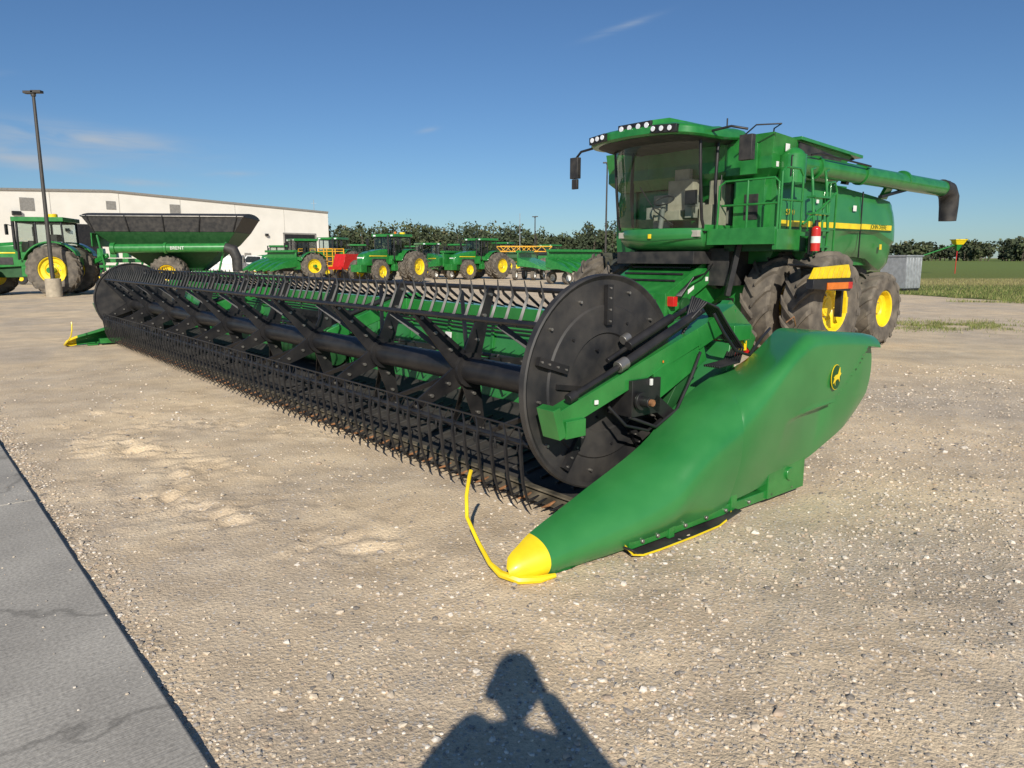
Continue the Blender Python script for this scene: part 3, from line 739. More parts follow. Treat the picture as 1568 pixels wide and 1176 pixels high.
M.loft([[(6.96,K-.36,3.56),(6.96,K+.36,3.56),(6.95,K+.32,3.70),(6.95,K-.32,3.70)],[(7.25,K-.48,3.58),(7.25,K+.48,3.58),(7.25,K+.44,3.755),(7.25,K-.44,3.755)],[(8.3,K-.5,3.6),(8.3,K+.5,3.6),(8.3,K+.45,3.74),(8.3,K-.45,3.74)]],GREEN)
def lampc(y,z,s_,r=.055):
    M.cyl((s_,y,z),(s_+.08,y,z),r*1.2,BLK,n=16); M.cyl((s_-.008,y,z),(s_+.01,y,z),r,LENS,n=16)
M.box(6.925,6.97,K-.34,K+.34,3.565,3.695,BLK)
for y in(-.26,-.09,.09,.26): lampc(K+y,3.63,6.915,.044)
for sg in(-1,1):
    M.bar((6.90,K+.08+sg*.48,3.545),(6.975,K+.08+sg*.90,3.525),.10,.12,BLK)
    for q in(.12,.45,.78): lampc(K+.08+sg*(.48+.42*q),3.545-.02*q,6.835+.075*q,.040)
M.cyl((8.0,K-.1,3.70),(8.0,K-.1,3.80),.04,WHT); M.cyl((8.4,K-.7,3.62),(8.4,K-.7,3.84),.012,BLK); M.cyl((7.9,K+.2,3.70),(7.9,K+.2,3.78),.05,BLK)
M.obj('cab_roof',comb,bevel=.010)
M=MB()
M.tube([(7.15,6.45,3.46),(7.12,6.80,3.42),(7.16,6.95,3.34)],.022,BLK,8)
M.box(7.11,7.20,6.88,7.07,2.98,3.34,BLKM); M.box(7.13,7.18,6.91,7.04,2.80,2.97,BLKM)
M.tube([(7.5,4.45,3.50),(7.6,4.1,3.55),(7.74,3.9,3.5)],.02,BLK,8)
M.box(7.70,7.80,3.80,4.02,3.05,3.42,BLKM)
M.obj('mirrors',comb,bevel=.03)
M=MB()
M.box(7.75,8.75,3.35,4.54,1.93,1.99,GREEN); M.box(7.72,7.80,3.35,4.54,1.80,2.05,GREEN)
M.box(7.75,8.4,3.33,3.40,1.72,2.02,GREEN)
M.box(8.0,8.9,3.5,4.4,1.70,1.92,DKG)
rl=.018
def T(p,r=rl,m=GREEN): M.tube(p,r,m,8)
T([(7.78,4.4,2.0),(7.78,4.38,2.70),(7.82,4.3,2.77),(7.82,3.45,2.77),(7.82,3.38,2.70),(7.82,3.38,1.95)])
T([(7.82,4.35,2.4),(7.82,3.38,2.4)]); T([(7.82,3.9,2.0),(7.82,3.9,2.77)])
T([(7.86,3.36,1.95),(7.86,3.36,2.85),(7.95,3.36,2.92),(8.35,3.36,2.92),(8.45,3.36,2.82),(8.45,3.36,1.95)])
T([(7.86,3.36,2.45),(8.45,3.36,2.45)])
T([(8.15,3.36,1.95),(8.15,3.36,2.9)])
T([(8.30,3.84,3.3),(8.28,3.80,3.55),(8.15,3.6,3.58),(7.95,3.9,3.58),(7.95,4.1,3.45)],.012,BLK)
for dx in(0,.42):
    T([(8.62+dx,3.25,1.45),(8.60+dx,3.22,2.0),(8.52+dx,3.25,2.75),(8.56+dx,3.3,2.92),(8.7+dx,3.32,2.95)],.022)
for i in range(5):
    z=1.5+i*.25; M.box(8.60-.02*i,9.06-.02*i,3.18,3.33,z,z+.03,GREEN)
T([(8.95,3.28,1.4),(8.95,3.28,2.6),(9.05,3.28,2.75),(9.3,3.3,2.78),(9.38,3.3,2.65),(9.38,3.3,1.4)])
T([(8.95,3.28,2.05),(9.38,3.3,2.05)]); T([(9.15,3.29,1.4),(9.15,3.29,2.77)])
T([(8.4,3.3,2.1),(8.75,3.2,2.35),(9.2,3.22,2.6)])
T([(8.5,3.6,2.85),(8.5,3.6,3.15),(9.3,3.6,3.15)],.012,BLK)
M.box(9.0,9.35,3.3,3.75,1.40,1.5,GREEN)
M.box(8.9,9.4,3.45,3.78,1.52,1.95,GREEN)
M.bar((7.85,4.2,1.0),(8.0,4.1,1.95),.08,.08,BLK)
M.obj('platform_and_ladder',comb,bevel=.004)
M=MB()
M.bar((7.95,3.1,1.50),(8.85,3.02,1.38),.30,.03,BLK)
M.prism([(7.72,1.30),(7.85,1.46),(8.78,1.50),(8.86,1.36),(8.84,1.30)],2.72,2.78,YEL)
M.prism([(7.70,1.16),(7.72,1.298),(8.86,1.298),(8.90,1.20),(8.8,1.10)],2.69,2.80,BLK)
for k in range(7): M.bar((7.86+.14*k,2.715,1.31),(7.93+.14*k,2.715,1.46),.006,.02,ORY,up=(0,1,0))
M.box(8.10,8.72,2.675,2.70,1.14,1.24,ORG); M.bar((8.3,2.8,1.3),(8.4,3.4,1.55),.06,.06,BLK)
M.box(8.72,8.86,2.68,2.74,1.14,1.24,RED); M.box(8.78,8.84,2.80,2.9,.7,1.25,BLK); M.box(8.95,9.0,2.80,2.86,.75,1.0,YEL)
M.obj('warning_light_panel',comb,bevel=.008)
M=MB()
c=(8.52,3.14)
M.cyl((c[0],c[1],1.70),(c[0],c[1],2.02),.07,RED,n=16); M.sphere((c[0],c[1],2.02),.07,RED,sc=(1,1,.8)); M.cyl((c[0],c[1],2.06),(c[0],c[1],2.15),.025,BLK); M.box(c[0]-.02,c[0]+.07,c[1]-.02,c[1]+.02,2.13,2.16,BLK)
M.cyl((c[0],c[1],1.82),(c[0],c[1],1.92),.0715,WHT,n=16); M.box(c[0]-.03,c[0]+.03,c[1]+.06,c[1]+.1,1.65,2.05,BLK)
M.tube([(c[0]+.02,c[1],2.1),(c[0]+.11,c[1],2.0),(c[0]+.1,c[1],1.8)],.012,BLK,6)
M.obj('fire_extinguisher',comb)
M=MB()
fy0,fy1=C-.78,C+.66
M.prism([(6.98,.48),(6.94,.98),(7.1,1.08),(8.35,1.72),(8.75,1.72),(8.75,1.1),(7.35,.42)],fy0,fy1,GREEN)
M.box(6.90,6.97,fy0-.08,fy1+.08,.42,1.05,GREEN); M.box(6.88,6.9,fy0+.1,fy1-.1,.5,.95,BLKM)
M.bar((6.98,fy0-.05,.78),(8.45,fy0-.05,1.52),.07,.20,GREEN)
M.bar((7.2,fy0-.15,.60),(8.6,fy0-.2,.9),.10,.10,BLK); M.cyl((7.3,fy0-.14,.5),(8.7,fy0-.2,.95),.05,BLK)
M.bar((7.0,fy1+.05,.78),(8.4,fy1+.05,1.5),.07,.20,GREEN)
for k in range(5): M.bar((7.35+.2*k,fy0+.1,1.235+.102*k),(7.35+.2*k,fy1-.1,1.235+.102*k),.03,.03,BLK)
M.box(7.55,8.6,fy0-.1,fy1+.1,1.50,1.70,BLKM)
M.cyl((7.35,fy0-.02,.85),(7.35,fy0-.14,.85),.12,DKG,n=20); M.cyl((8.2,fy0-.05,1.25),(8.2,fy0-.16,1.25),.16,BLK,n=24)
M.box(6.95,7.05,fy0-.2,fy0-.05,.85,1.0,RED); M.prism([(7.45,1.02),(7.6,1.10),(7.6,1.16),(7.45,1.09)],fy0-.095,fy0-.088,WHT); M.box(7.9,7.97,fy0-.096,fy0-.088,1.22,1.29,WHT)
for k in range(6): M.tube([(7.1,fy0-.12-.02*k,1.0),(7.3,fy0-.2-.02*k,1.2+.02*k),(7.7,fy0-.22,1.35),(8.2,fy0-.1,1.6)],.012,BLK,6)
M.box(8.0,8.7,4.3,4.7,1.15,1.75,BLKM)
M.obj('feeder_house',comb,bevel=.012)

# ------------------------------------------------------------ yard tractors
def tractor(x,y,rz,sc=1,dual=False,name='tractor',beacon=False):
    e=empty(name,(x,y,0),rz,sc)
    M=MB()
    for sg in(-1,1):
        wheel(M,(-.55,sg*.98,1.0),1.0,.52,.52,nl=18)
        if dual: wheel(M,(-.55,sg*1.58,1.0),1.0,.5,.52,nl=18)
        wheel(M,(2.25,sg*.92,.72),.72,.42,.36,nl=16)
    M.cyl((-.55,-1.5,1.0),(-.55,1.5,1.0),.12,GREEN); M.cyl((2.25,-.9,.72),(2.25,.9,.72),.1,GREEN)
    M.obj('wheels',e,ang=32)
    M=MB()
    rings=[]
    for xx,hw,zt,zb in((.75,.42,2.12,1.15),(1.6,.42,2.06,1.10),(2.5,.38,1.92,1.08),(2.95,.32,1.78,1.1),(3.08,.22,1.6,1.15)):
        rings.append([(xx,-hw,zb),(xx,hw,zb),(xx,hw,zt-.14),(xx,hw-.12,zt),(xx,-hw+.12,zt),(xx,-hw,zt-.14)])
    M.loft(rings,GREEN)
    M.box(2.6,3.06,-.24,.24,1.15,1.5,BLKM); M.box(1.0,2.6,-.425,.425,1.64,1.70,YEL); M.box(1.1,2.4,-.43,.43,1.2,1.5,BLKM)
    M.box(-1.0,2.9,-.28,.28,.7,1.15,DKG); M.box(2.9,3.45,-.4,.4,.7,1.15,GREEN)
    M.box(-1.1,.8,-.62,.62,1.15,1.5,GREEN)
    for sg in(-1,1):
        pts=[(-.55+1.12*math.cos(t),1.02+1.10*math.sin(t)) for t in [R(20+10*k) for k in range(13)]]
        pin=[(-.55+1.06*math.cos(t),1.02+1.04*math.sin(t)) for t in [R(150-10*k) for k in range(14)]]
        M.prism(pts+pin,sg*.70,sg*1.22,GREEN)
        M.box(-.2,.7,sg*.64-.15,sg*.64+.15,.75,1.15,GREEN)
    M.box(-1.0,.85,-.92,.92,2.88,3.05,GREEN); M.box(-.9,.72,-.82,.82,2.82,2.88,BLKM)
    for xx in(-.92,.05,.74):
        for sg in(-1,1): M.bar((xx,sg*.78,1.4),(xx*.95,sg*.8,2.9),.07,.07,BLK)
    M.box(-.9,.76,-.74,.74,1.45,1.7,GREEN)
    M.box(-.5,-.2,-.28,.28,1.7,2.4,BLKM); M.box(.4,.6,-.2,.2,1.7,2.15,BLKM)
    if beacon: M.cyl((-.4,0,3.05),(-.4,0,3.22),.08,ORG); M.cyl((-.5,.5,3.05),(-.5,.5,3.18),.18,YEL)
    M.cyl((.95,.5,1.8),(.95,.5,3.0),.06,BLK); M.box(3.06,3.1,-.2,.2,1.52,1.6,LENS)
    for sg in(-1,1): M.box(.80,.86,sg*.7-.1,sg*.7+.1,2.9,3.0,LENS); M.bar((.8,sg*.9,2.7),(.9,sg*1.25,2.75),.03,.03,BLK); M.box(.86,.92,sg*1.25-.1,sg*1.25+.1,2.35,2.75,BLK)
    M.obj('body',e,bevel=.02)
    M=MB()
    for sg in(-1,1): M.add([(-.9,sg*.79,1.7),(.76,sg*.79,1.7),(.72,sg*.81,2.85),(-.86,sg*.81,2.85)],[(0,1,2,3)],GLASS)
    M.add([(.77,-.76,1.7),(.77,.76,1.7),(.73,.78,2.85),(.73,-.78,2.85)],[(0,1,2,3)],GLASS)
    M.add([(-.91,-.76,1.7),(-.91,.76,1.7),(-.88,.78,2.85),(-.88,-.78,2.85)],[(0,1,2,3)],GLASS)
    M.obj('glass',e,fixn=False)
    return e
def at(px,Y): return (px-784)/1137*Y
tractor(at(84,33),32.5,R(192),1.08,False,'tractor',True)
tractor(at(462,56),56,R(215),.98)
tractor(at(600,49),49,R(240),1.02,True,'tractor',True)
tractor(at(736,57),57,R(228),1.0,True)
tractor(at(655,62),62,R(300),.92)
tractor(at(702,80),80,R(160),1.0)
tractor(at(425,70),70,R(200),.9)
tractor(at(510,66),66,R(255),1.1,True)
tractor(at(548,82),82,R(20),1.0)
tractor(at(842,84),84,R(230),1.0)
tractor(at(772,86),86,R(330),1.1)
tractor(at(632,92),92,R(180),1.0)

gc=empty('grain_cart',(at(272,35),35,0),R(7))
M=MB()
def rect(x0,x1,y0,y1,z): return [(x0,y0,z),(x1,y0,z),(x1,y1,z),(x0,y1,z)]
M.loft([rect(-.8,1.2,-.5,.5,1.0),rect(-2.4,2.6,-1.3,1.3,2.2),rect(-3.0,3.05,-1.55,1.55,2.75)],DKG)
M.loft([rect(-3.0,3.05,-1.57,1.57,2.752),rect(-3.45,3.5,-1.7,1.7,3.45)],BLKM,caps=False)
rings=[]
for xx in(-3.45,0,3.5): rings.append([(xx,1.7*math.cos(t),3.38+.24*math.sin(t)) for t in [math.pi*k/10 for k in range(11)]])
M.loft(rings,BLKM)
for xx in(-3.2,-1.6,0,1.6,3.2): M.bar((xx*.93,-1.6,2.76),(xx,-1.75,3.45),.05,.05,BLK)
M.bar((-3.45,-1.72,3.42),(3.5,-1.72,3.42),.05,.06,STEEL)
M.cyl((-2.2,-1.75,2.0),(2.7,-1.75,2.05),.20,GREEN,n=20); M.cyl((-2.25,-1.75,2.0),(-2.05,-1.75,2.0),.26,GREEN,n=20); M.cyl((.0,-1.75,2.02),(.12,-1.75,2.02),.25,GREEN,n=20)
M.tube([(2.6,-1.75,2.05),(2.95,-1.75,1.95),(3.1,-1.75,1.6),(3.1,-1.75,1.0)],[.22,.25,.23,.21],BLKM,14)
M.bar((-2.6,-1.3,1.7),(-3.9,-.6,1.2),.15,.2,GREEN); M.bar((1.2,0,.9),(5.2,0,.6),.2,.25,GREEN); M.box(-1.5,1.8,-.9,.9,.75,1.0,GREEN)
M.box(-3.3,-3.24,-1.2,1.2,2.1,2.7,GREEN) 
M.bar((-2.7,-1.4,1.0),(-2.9,-1.5,2.6),.08,.08,GREEN); M.bar((2.2,-1.4,1.0),(2.6,-1.5,2.3),.08,.08,GREEN)
M.obj('hopper',gc,bevel=.02)
M=MB()
for sg in(-1,1): wheel(M,(0,sg*1.35,.85),.85,.75,.42,nl=18)
M.obj('wheels',gc,ang=32)
text('cart_lettering','BRENT',(.3,-1.97,1.96),.2,WHT,gc)

pl=empty('planter',(at(135,46),46,0),R(5))
M=MB()
M.box(-5,5,-.2,.2,1.3,1.55,GREEN); M.box(-5,5,-1.2,-1.0,1.0,1.15,GREEN)
for i in range(14):
    x=-4.8+i*.74
    M.prism([(x-.2,1.6),(x+.2,1.6),(x+.16,2.15),(x-.16,2.15)],-.9,-.5,GREEN); M.bar((x,-.3,1.3),(x,-1.3,.5),.1,.12,GREEN); M.lathe((x,-1.3,.35),[(.01,-.05),(.33,-.06),(.35,0),(.33,.06),(.01,.05)],BLK,20); M.cyl((x-.02,-1.4,.35),(x-.02,-1.35,.35),.15,YEL)
M.obj('toolbar',pl,bevel=.02)

def implement(x,y,rz,L_,name,col=GREEN,h=1.0):
    e=empty(name,(x,y,0),rz); M=MB()
    M.box(-L_/2,L_/2,-.1,.1,.7,.9,BLK)
    M.prism([(-L_/2,.95),(L_/2,.95),(L_/2,.95+h),(-L_/2,.95+h)],.3,.4,col); M.box(-L_/2,L_/2,.1,.5,.95+h,1.1+h,col)
    M.box(-L_/2,L_/2,-.9,.3,.95,1.05,BLKM)
    for k in range(int(L_/.75)+1):
        xx=-L_/2+k*.75
        rings=[[(xx-.3,.2,1.0),(xx+.3,.2,1.0),(xx+.3,.2,1.6),(xx-.3,.2,1.6)],[(xx-.22,-.9,.9),(xx+.22,-.9,.9),(xx+.2,-.9,1.25),(xx-.2,-.9,1.25)],[(xx-.03,-1.8,.7),(xx+.03,-1.8,.7),(xx+.03,-1.8,.8),(xx-.03,-1.8,.8)]]
        M.loft(rings,col)
    M.obj('snouts',e,bevel=.02); M=MB()
    for xx in(-L_*.35,L_*.35):
        for sg in(-1,1): wheel(M,(xx,sg*.7,.4),.4,.25,.2,lug=False,rim=WHT)
    M.obj('trailer_wheels',e); return e
implement(at(885,46),46,R(40),4.5,'corn_header')
implement(at(690,56),56,R(240),3,'corn_header')
implement(at(565,62),62,R(60),3,'corn_header',YEL,.6)
implement(at(425,50),50,R(-35),3,'corn_header')
implement(at(810,54),54,R(70),3.0,'corn_header')
# forage wagon with orange frame
fw=empty('forage_wagon',(at(492,60),60,0),R(-20)); M=MB()
M.box(-1.6,1.6,-.8,.8,.9,1.0,ORY)
for xx in(-1.6,-.8,0,.8,1.6):
    for sg in(-1,1): M.bar((xx,sg*.8,1.0),(xx,sg*.8,2.3),.07,.07,ORY)
for z in(1.3,1.7,2.1,2.3):
    for sg in(-1,1): M.bar((-1.6,sg*.8,z),(1.6,sg*.8,z),.04,.06,ORY)
for xx in(-1.1,1.1):
    for sg in(-1,1): wheel(M,(xx,sg*.75,.45),.45,.25,.22,lug=False)
M.bar((1.6,0,.9),(3.0,0,.5),.1,.1,ORY)
M.obj('body',fw,bevel=.01)
sp=empty('boom_sprayer',(at(802,74),74,0),R(10)); M=MB()
for sg in(-1,1):
    for z in(2.2,2.7): M.bar((-2.6,sg*1.2,z),(2.6,sg*1.2,z),.08,.08,ORY)
    for k in range(10): M.bar((-2.6+k*.52,sg*1.2,2.2 if k%2 else 2.7),(-2.6+(k+1)*.52,sg*1.2,2.7 if k%2 else 2.2),.05,.05,ORY)
M.loft([rect(-1.8,1.0,-.8,.8,1.2),rect(-2,1.2,-1,1,1.6),rect(-1.6,.8,-.7,.7,2.2)],DKG); M.box(-2.6,2.6,-.4,.4,.9,1.15,GREEN)
M.box(1.3,2.5,-.7,.7,1.3,1.8,GREEN); M.box(1.35,2.45,-.68,.68,1.8,2.6,DGLS); M.box(1.2,2.6,-.8,.8,2.62,2.8,GREEN)
for xx in(-1.8,1.9):
    for sg in(-1,1): wheel(M,(xx,sg*1.2,.8),.8,.35,.4,nl=16)
M.obj('body',sp,bevel=.02)
rd=empty('tillage_implement',(at(535,52),52,0),R(60)); M=MB()
M.box(-1.5,1.5,-.6,.6,.8,1.0,RED); M.prism([(-1.2,1.0),(1.2,1.0),(.9,1.85),(-.9,1.85)],-.5,.5,RED)
for k in range(6): M.lathe((-1.4+k*.55,-.7,.35),[(.01,-.02),(.35,0),(.01,.02)],BLK,16); M.bar((-1.4+k*.55,-.6,.9),(-1.4+k*.55,-.7,.35),.06,.08,BLK)
for sg in(-1,1): wheel(M,(0,sg*.9,.4),.4,.25,.2,lug=False)
M.obj('body',rd,bevel=.02)
def pickup(x,y,rz,col):
    e=empty('pickup_truck',(x,y,0),rz); M=MB()
    M.prism([(-2.7,.5),(-2.75,1.1),(-.6,1.15),(-.45,1.75),(.75,1.8),(1.3,1.15),(2.5,1.05),(2.7,.9),(2.7,.5)],-.92,.92,col)
    M.prism([(-.38,1.2),(-.3,1.68),(.70,1.72),(1.12,1.2)],-.93,.93,DGLS)
    for xx in(-1.7,1.75):
        for sg in(-1,1): wheel(M,(xx,sg*.82,.4),.4,.26,.24,lug=False,rim=GALV)
    M.box(2.69,2.74,-.7,.7,.6,.9,BLKM); M.obj('body',e,bevel=.05)
pickup(at(352,60),60,R(95),WHT); pickup(at(392,64),64,R(200),WHT); pickup(at(404,72),72,R(90),BLK); pickup(at(672,76),76,R(80),WHT); pickup(at(718,74),74,R(185),BLK)
mc=empty('metal_container',(at(1381,36),36,0),R(25)); M=MB()
M.box(-.55,.55,-.7,.7,.15,1.65,GALV)
for k in range(6): M.box(-.55+k*.2,-.5+k*.2,-.74,-.7,.2,1.6,GALV)
M.box(-.6,.6,-.75,.75,1.65,1.72,GALV); M.box(-.55,.55,-.65,-.55,0,.15,BLK); M.box(-.55,.55,.55,.65,0,.15,BLK)
M.obj('body',mc,bevel=.01)
ga=empty('grain_auger',(at(1430,75),75,0),0); M=MB()
M.cyl((-2.0,0,1.5),(2.1,0,2.9),.07,GREEN); M.loft([rect(1.8,2.9,-.5,.5,3.35),rect(2.0,2.7,-.3,.3,2.9)],YEL); M.box(1.75,2.95,-.55,.55,3.35,3.42,YEL)
M.loft([rect(2.05,2.6,-.3,.3,2.9),rect(2.2,2.4,-.1,.1,2.3)],GREEN); M.cyl((2.3,0,0),(2.3,0,2.4),.04,RED); M.cyl((-1.8,0,0),(-1.8,0,1.5),.05,GREEN)
M.obj('body',ga)

def lamp(x,y,h,r=.09,arms=1,base=True):
    e=empty('street_lamp',(x,y,0)); M=MB()
    M.cyl((0,0,.0),(0,0,h),r,POLE,r1=r*.65,n=10)
    M.box(-.35,.05,-.12,.12,h,h+.10,POLE); M.box(-.05,.35,-.12,.12,h+.02,h+.12,POLE); M.cyl((0,0,h-.1),(0,0,h+.1),r,POLE)
    if base: M.cyl((0,0,-.01),(0,0,.75),.30,CONC,n=24)
    M.obj('pole',e,bevel=.01)
lamp(at(77,30.5),30.5,8.0); lamp(at(927,62),62,9.2); lamp(at(819,90),90,6.4); 
e=empty('radio_mast',(at(796,110),110,0)); M=MB(); M.cyl((0,0,0),(0,0,8),.05,GALV,n=6); M.obj('mast',e)
e=empty('radio_mast',(at(484,108),108,0)); M=MB(); M.cyl((0,0,0),(0,0,9.8),.04,GALV,n=6); M.bar((-.4,0,9.3),(.4,0,9.3),.03,.03,GALV); M.obj('mast',e)

def wall_mat():
    m,nt,b=newmat('warehouse_wall'); L=nt.links.new
    tc=N(nt,'ShaderNodeTexCoord'); n1=N(nt,'ShaderNodeTexNoise'); n1.inputs['Scale'].default_value=.6; n1.inputs['Detail'].default_value=6; L(tc.outputs['Object'],n1.inputs['Vector'])
    r=ramp(nt,[(.3,(.74,.71,.64)),(.7,(.82,.79,.72))]); L(n1.outputs[0],r.inputs[0]); L(r.outputs[0],b.inputs['Base Color']); b.inputs['Roughness'].default_value=.85
    return m
WM=wall_mat(); SEAM=paint('panel_seam',(.5,.48,.43),.9)
wh=empty('warehouse',(-25.8,105,0),math.atan2(-.749,-.662)); M=MB()
M.loft([[(0,0,-.1),(62,0,-.1),(62,0,7.4),(28.6,0,8.95),(0,0,7.9)],[(0,-45,-.1),(62,-45,-.1),(62,-45,7.4),(28.6,-45,8.95),(0,-45,7.9)]],WM)
def zt(u): return 7.9+(8.95-7.9)*u/28.6 if u<28.6 else 8.95-(u-28.6)*(1.55/33.4)
for k in range(9):
    a,b=k*6.9,(k+1)*6.9
    if a<28.6<b: seg=[(a,28.6),(28.6,b)]
    else: seg=[(a,b)]
    for a_,b_ in seg:
        M.loft([[(a_,.0,zt(a_)-.15),(b_,0,zt(b_)-.15),(b_,0,zt(b_)+.06),(a_,0,zt(a_)+.06)],[(a_,.15,zt(a_)-.15),(b_,.15,zt(b_)-.15),(b_,.15,zt(b_)+.06),(a_,.15,zt(a_)+.06)]],GREY)
    if k: M.box(a+.0,a+.06,.0,.02,0,zt(a)-.2,SEAM)
M.box(2.3,7.0,-.5,.04,0,4.7,BLK); M.box(2.1,2.3,.0,.08,0,4.85,GREY); M.box(7.0,7.2,0,.08,0,4.85,GREY); M.box(2.1,7.2,0,.08,4.7,4.9,GREY)
M.box(29.8,32.2,0,.04,0,5.2,BLK); M.box(36,37.3,0,.05,6.4,7.7,GREY); M.box(28.0,29.0,0,.05,6.9,7.8,GREY); M.box(20.8,22,0,.05,6.6,7.8,GREY)
M.box(12.0,12.9,0,.05,0,2.2,GREY)
for u in(9.5,14,24.5,33,41): M.box(u,u+.35,0,.35,4.4,4.7,BLK)
M.box(37.3,38.1,0,.3,5.9,6.3,BLK)
M.obj('walls',wh)

# ------------------------------------------------------------ fields / grass
def field_mat():
    m,nt,b=newmat('grass_field'); L=nt.links.new
    tc=N(nt,'ShaderNodeTexCoord'); sx=N(nt,'ShaderNodeSeparateXYZ'); L(tc.outputs['Object'],sx.inputs[0])
    n1=N(nt,'ShaderNodeTexNoise'); n1.inputs['Scale'].default_value=.25; n1.inputs['Detail'].default_value=10; n1.inputs['Roughness'].default_value=.7; L(tc.outputs['Object'],n1.inputs['Vector'])
    ad=N(nt,'ShaderNodeMath',operation='MULTIPLY_ADD'); L(n1.outputs[0],ad.inputs[0]); ad.inputs[1].default_value=8; L(sx.outputs[1],ad.inputs[2])
    mr=N(nt,'ShaderNodeMapRange'); mr.inputs['From Min'].default_value=20; mr.inputs['From Max'].default_value=120; L(ad.outputs[0],mr.inputs['Value'])
    r=ramp(nt,[(0,(.10,.13,.035)),(.24,(.11,.14,.04)),(.29,(.32,.28,.13)),(.39,(.30,.27,.12)),(.44,(.16,.20,.06)),(1,(.17,.23,.07))]); L(mr.outputs[0],r.inputs[0])
    n2=N(nt,'ShaderNodeTexNoise'); n2.inputs['Scale'].default_value=5; n2.inputs['Detail'].default_value=8; L(tc.outputs['Object'],n2.inputs['Vector'])
    r2=ramp(nt,[(.3,(.55,.6,.5)),(.7,(1.35,1.25,1.2))]); L(n2.outputs[0],r2.inputs[0])
    mu=N(nt,'ShaderNodeMixRGB',blend_type='MULTIPLY'); mu.inputs[0].default_value=1; L(r.outputs[0],mu.inputs[1]); L(r2.outputs[0],mu.inputs[2])
    L(mu.outputs[0],b.inputs['Base Color']); b.inputs['Roughness'].default_value=1; b.inputs['Specular IOR Level'].default_value=.1
    return m
FM=field_mat()
edge=[(19.5,25.5),(18.9,27.1),(18.0,29.5),(17.3,33),(19,40),(30,70),(42,112),(-300,112)]
poly=[(x,y,.006) for x,y in [(1500,14),(60,19),(28,22)]+edge+[(-1500,200),(-1500,1800),(1500,1800)]]
M=MB(); M.add(poly,[tuple(range(len(poly)))],FM); M.obj('grass_field',fixn=False)
GB=[paint('grass_blade_%d'%i,c,.8,var=.3,scale=2) for i,c in enumerate([(.14,.19,.045),(.20,.22,.06),(.34,.30,.13)])]
V=[];MI=[]
def blade(x,y,h,ch=(0,0,1,1,2)):
    a=random.random()*6.28; w_=h*.10; lx,ly=math.cos(a)*w_,math.sin(a)*w_; bx,by=random.gauss(0,.3)*h,random.gauss(0,.3)*h
    V.append([(x-lx,y-ly,0),(x+lx,y+ly,0),(x+bx,y+by,h)]); MI.append(random.choice(ch))
def inside(x,y):
    if y<27.1: ex=19.5+(25.5-y)*2.4
    elif y<33: ex=18.9-(y-27.1)*.27
    else: ex=17.3+(y-33)*.33
    return x-ex
for i in range(36000):
    y=23+random.random()**1.5*32; x=random.uniform(16,.80*y+1)
    d=inside(x,y)+noise.noise(Vector((x*.8,y*.8,0)))*1.2
    if d<-.1: continue
    blade(x,y,random.uniform(.05,.14)*(1+ .5*max(0,noise.noise(Vector((x*.5,y*.5,4))))),(0,0,1,1,2) if y<43 else (1,2,2))
for i in range(6500):
    x=10.3+random.gauss(0,1.1); y=17.4+random.gauss(0,.65)+(x-10.3)*.15
    if noise.noise(Vector((x*1.6,y*1.6,7)))<-.12: continue
    blade(x,y,random.uniform(.03,.08))
V=np.array(V).reshape(-1,3); npmesh('grass_verge',V,np.arange(len(V)).reshape(-1,3),GB,MI,smooth=False)

LF=[paint('foliage_%d'%i,c,.9,var=.35,scale=.7) for i,c in enumerate([(.045,.060,.030),(.070,.090,.040),(.105,.125,.055),(.15,.14,.07)])]  # leaf tones lightened and greyed: distance haze put into the colour
BARK=paint('bark',(.10,.08,.06),.9)
def treeline(name,spots,hmin,hmax,leaf,per):
    V=[];MI=[];T=MB()
    for x,y in spots:
        tall=1.15 if random.random()<.12 else 1
        h=random.uniform(hmin,hmax)*(1+.35*noise.noise(Vector((x*.05,y*.05,1))))*tall; rad=h*random.uniform(.22,.38)
        T.tube([(x,y,0),(x+random.uniform(-.2,.2),y,h*.35),(x+random.uniform(-.5,.5),y,h*.7)],[.03*h,.022*h,.008*h],BARK,5)
        cl=[(x,y,h*.55,rad*.9)]
        for k in range(10):
            a=random.random()*6.28; q=random.uniform(.2,.95)*rad; cl.append((x+q*math.cos(a),y+q*math.sin(a),h*random.uniform(.15,.90),rad*random.uniform(.22,.5)))
        base=random.choice((0,0,1,1,2))
        for (cx,cy,cz,cr) in cl:
            n_=int(per*(cr/rad)**1.4)
            for j in range(n_):
                d=Vector((random.gauss(0,1),random.gauss(0,1),random.gauss(0,1))).normalized(); rr_=cr*random.uniform(.5,1.2)
                p=Vector((cx,cy,cz))+Vector((d.x*rr_,d.y*rr_,d.z*rr_*.9))
                if p.z<.2: p.z=random.uniform(.2,1.5)
                u=Vector((random.gauss(0,1),random.gauss(0,1),random.gauss(0,1))).normalized(); v=u.cross(d+Vector((.1,.2,.3))).normalized()
                s_=leaf*random.uniform(.5,1.2)
                V.append([p-u*s_-v*s_*.6,p+u*s_-v*s_*.3,p+u*s_*.4+v*s_,p-u*s_*.6+v*s_*.8]); 
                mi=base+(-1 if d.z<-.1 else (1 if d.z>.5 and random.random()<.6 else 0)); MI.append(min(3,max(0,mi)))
    e=empty(name,(0,0,0)); T.obj('trunks',e)
    V=np.array([[tuple(q) for q in f] for f in V]).reshape(-1,3); npmesh('foliage',V,np.arange(len(V)).reshape(-1,4),LF,MI,smooth=False,parent=e)
spots=[]
for i in range(190):
    px=random.uniform(470,965); Y=random.uniform(162,205); spots.append((at(px,Y),Y))
for i in range(50):
    px=470+i*9.9+random.uniform(-4,4); Y=158+5*math.sin(i*1.3); spots.append((at(px,Y),Y))
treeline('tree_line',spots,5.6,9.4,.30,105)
spots=[]
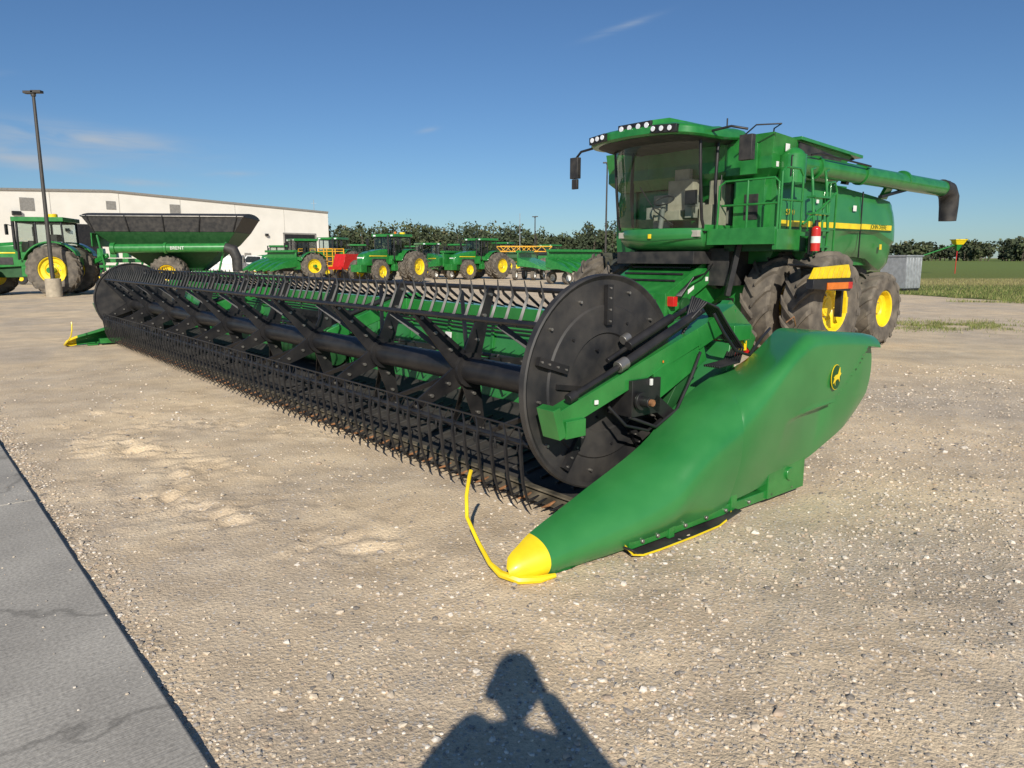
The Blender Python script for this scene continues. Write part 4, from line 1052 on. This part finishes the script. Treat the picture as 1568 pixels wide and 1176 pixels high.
for i in range(230):
    px=random.uniform(930,1800); Y=random.uniform(330,380)*(1+.1*math.sin(px*.01)); spots.append((at(px,Y),Y))
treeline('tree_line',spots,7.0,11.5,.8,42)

# ------------------------------------------------------------ photographer (casts the shadow)
ph=empty('photographer',(.015,-.38,0))
try:
    vb=[(0,0,.98),(0,.0,1.18),(0,0,1.34),(0,.01,1.44),(0,.02,1.54),
        (.17,0,1.40),(.35,.05,1.23),(.10,.26,1.50),
        (-.18,0,1.43),(-.28,-.02,1.33),(-.10,.18,1.46),
        (.10,0,.90),(.12,.02,.50),(.12,-.02,.09),(.13,.13,.04),
        (-.10,0,.90),(-.12,.02,.50),(-.12,-.02,.09),(-.13,.13,.04)]
    ed=[(0,1),(1,2),(2,3),(3,4),(2,5),(5,6),(6,7),(2,8),(8,9),(9,10),(0,11),(11,12),(12,13),(13,14),(0,15),(15,16),(16,17),(17,18)]
    rd_=[(.18,.13),(.17,.12),(.20,.13),(.11,.09),(.065,.062),.085,.060,.038,.11,.095,.075,.095,.065,.045,.04,.095,.065,.045,.04]
    def mk(name,v,e,r,mat):
        me=bpy.data.meshes.new(name); me.from_pydata(v,e,[]); o=bpy.data.objects.new(name,me); scene.collection.objects.link(o); o.parent=ph
        me.materials.append(mat); o.modifiers.new('skin','SKIN')
        if not me.skin_vertices:
            import bmesh
            bm=bmesh.new(); bm.from_mesh(me); lay=bm.verts.layers.skin.verify()
            for i,vv in enumerate(bm.verts):
                rr_=r[i] if isinstance(r[i],tuple) else (r[i],r[i]); vv[lay].radius=rr_; vv[lay].use_root=(i==0)
            bm.to_mesh(me); bm.free()
        else:
            for i in range(len(v)):
                rr_=r[i] if isinstance(r[i],tuple) else (r[i],r[i]); me.skin_vertices[0].data[i].radius=rr_
            me.skin_vertices[0].data[0].use_root=True
        s_=o.modifiers.new('sub','SUBSURF'); s_.levels=2; s_.render_levels=2
        return o
    mk('body',vb,ed,rd_,CLOTH)
    for sg,nm in((1,'right_hand'),(-1,'left_hand')):
        zo=-.03; xo=-.03
        hv=[(.13,.25,1.50),(.11,.295,1.545),(.095,.30,1.585)]; he=[(0,1),(1,2)]; hr=[.030,(.033,.02),(.033,.018)]
        for k in range(4):
            b=len(hv); zz=1.555+.020*k
            hv+= [(.085,.315,zz),(.068,.345-.003*k,zz+.008),(.05,.350,zz+.010)]; he+=[(2 if k>1 else 1,b),(b,b+1),(b+1,b+2)]; hr+=[.010,.009,.008]
        b=len(hv); hv+=[(.10,.285,1.535),(.075,.30,1.53),(.055,.318,1.54)]; he+=[(1,b),(b,b+1),(b+1,b+2)]; hr+=[.013,.011,.009]
        hv=[(sg*(x+xo),y,z+zo) for x,y,z in hv]
        mk(nm,hv,he,hr,SKIN)
except Exception as ex:
    print('skin fail',ex)
M=MB()
M.sphere((0,.03,1.65),.10,SKIN,20,14,(.78,.95,1.18)); M.sphere((0,.13,1.63),.018,SKIN,8,6,(.8,1,1.3))
for sg in(-1,1): M.sphere((sg*.08,.03,1.64),.025,SKIN,8,6,(.4,.8,1.2)); M.sphere((sg*.03,.115,1.66),.012,WHT,8,6)
M.cyl((-.022,.118,1.59),(.022,.118,1.59),.006,RED,n=6)
M.obj('head',ph)
M=MB(); M.sphere((0,.012,1.675),.112,HAIR,20,14,(.85,.93,1.05)); M.obj('hair',ph)
M=MB(); M.box(-.036,.036,.325,.333,1.495,1.62,BLK); M.obj('phone',ph,bevel=.003)
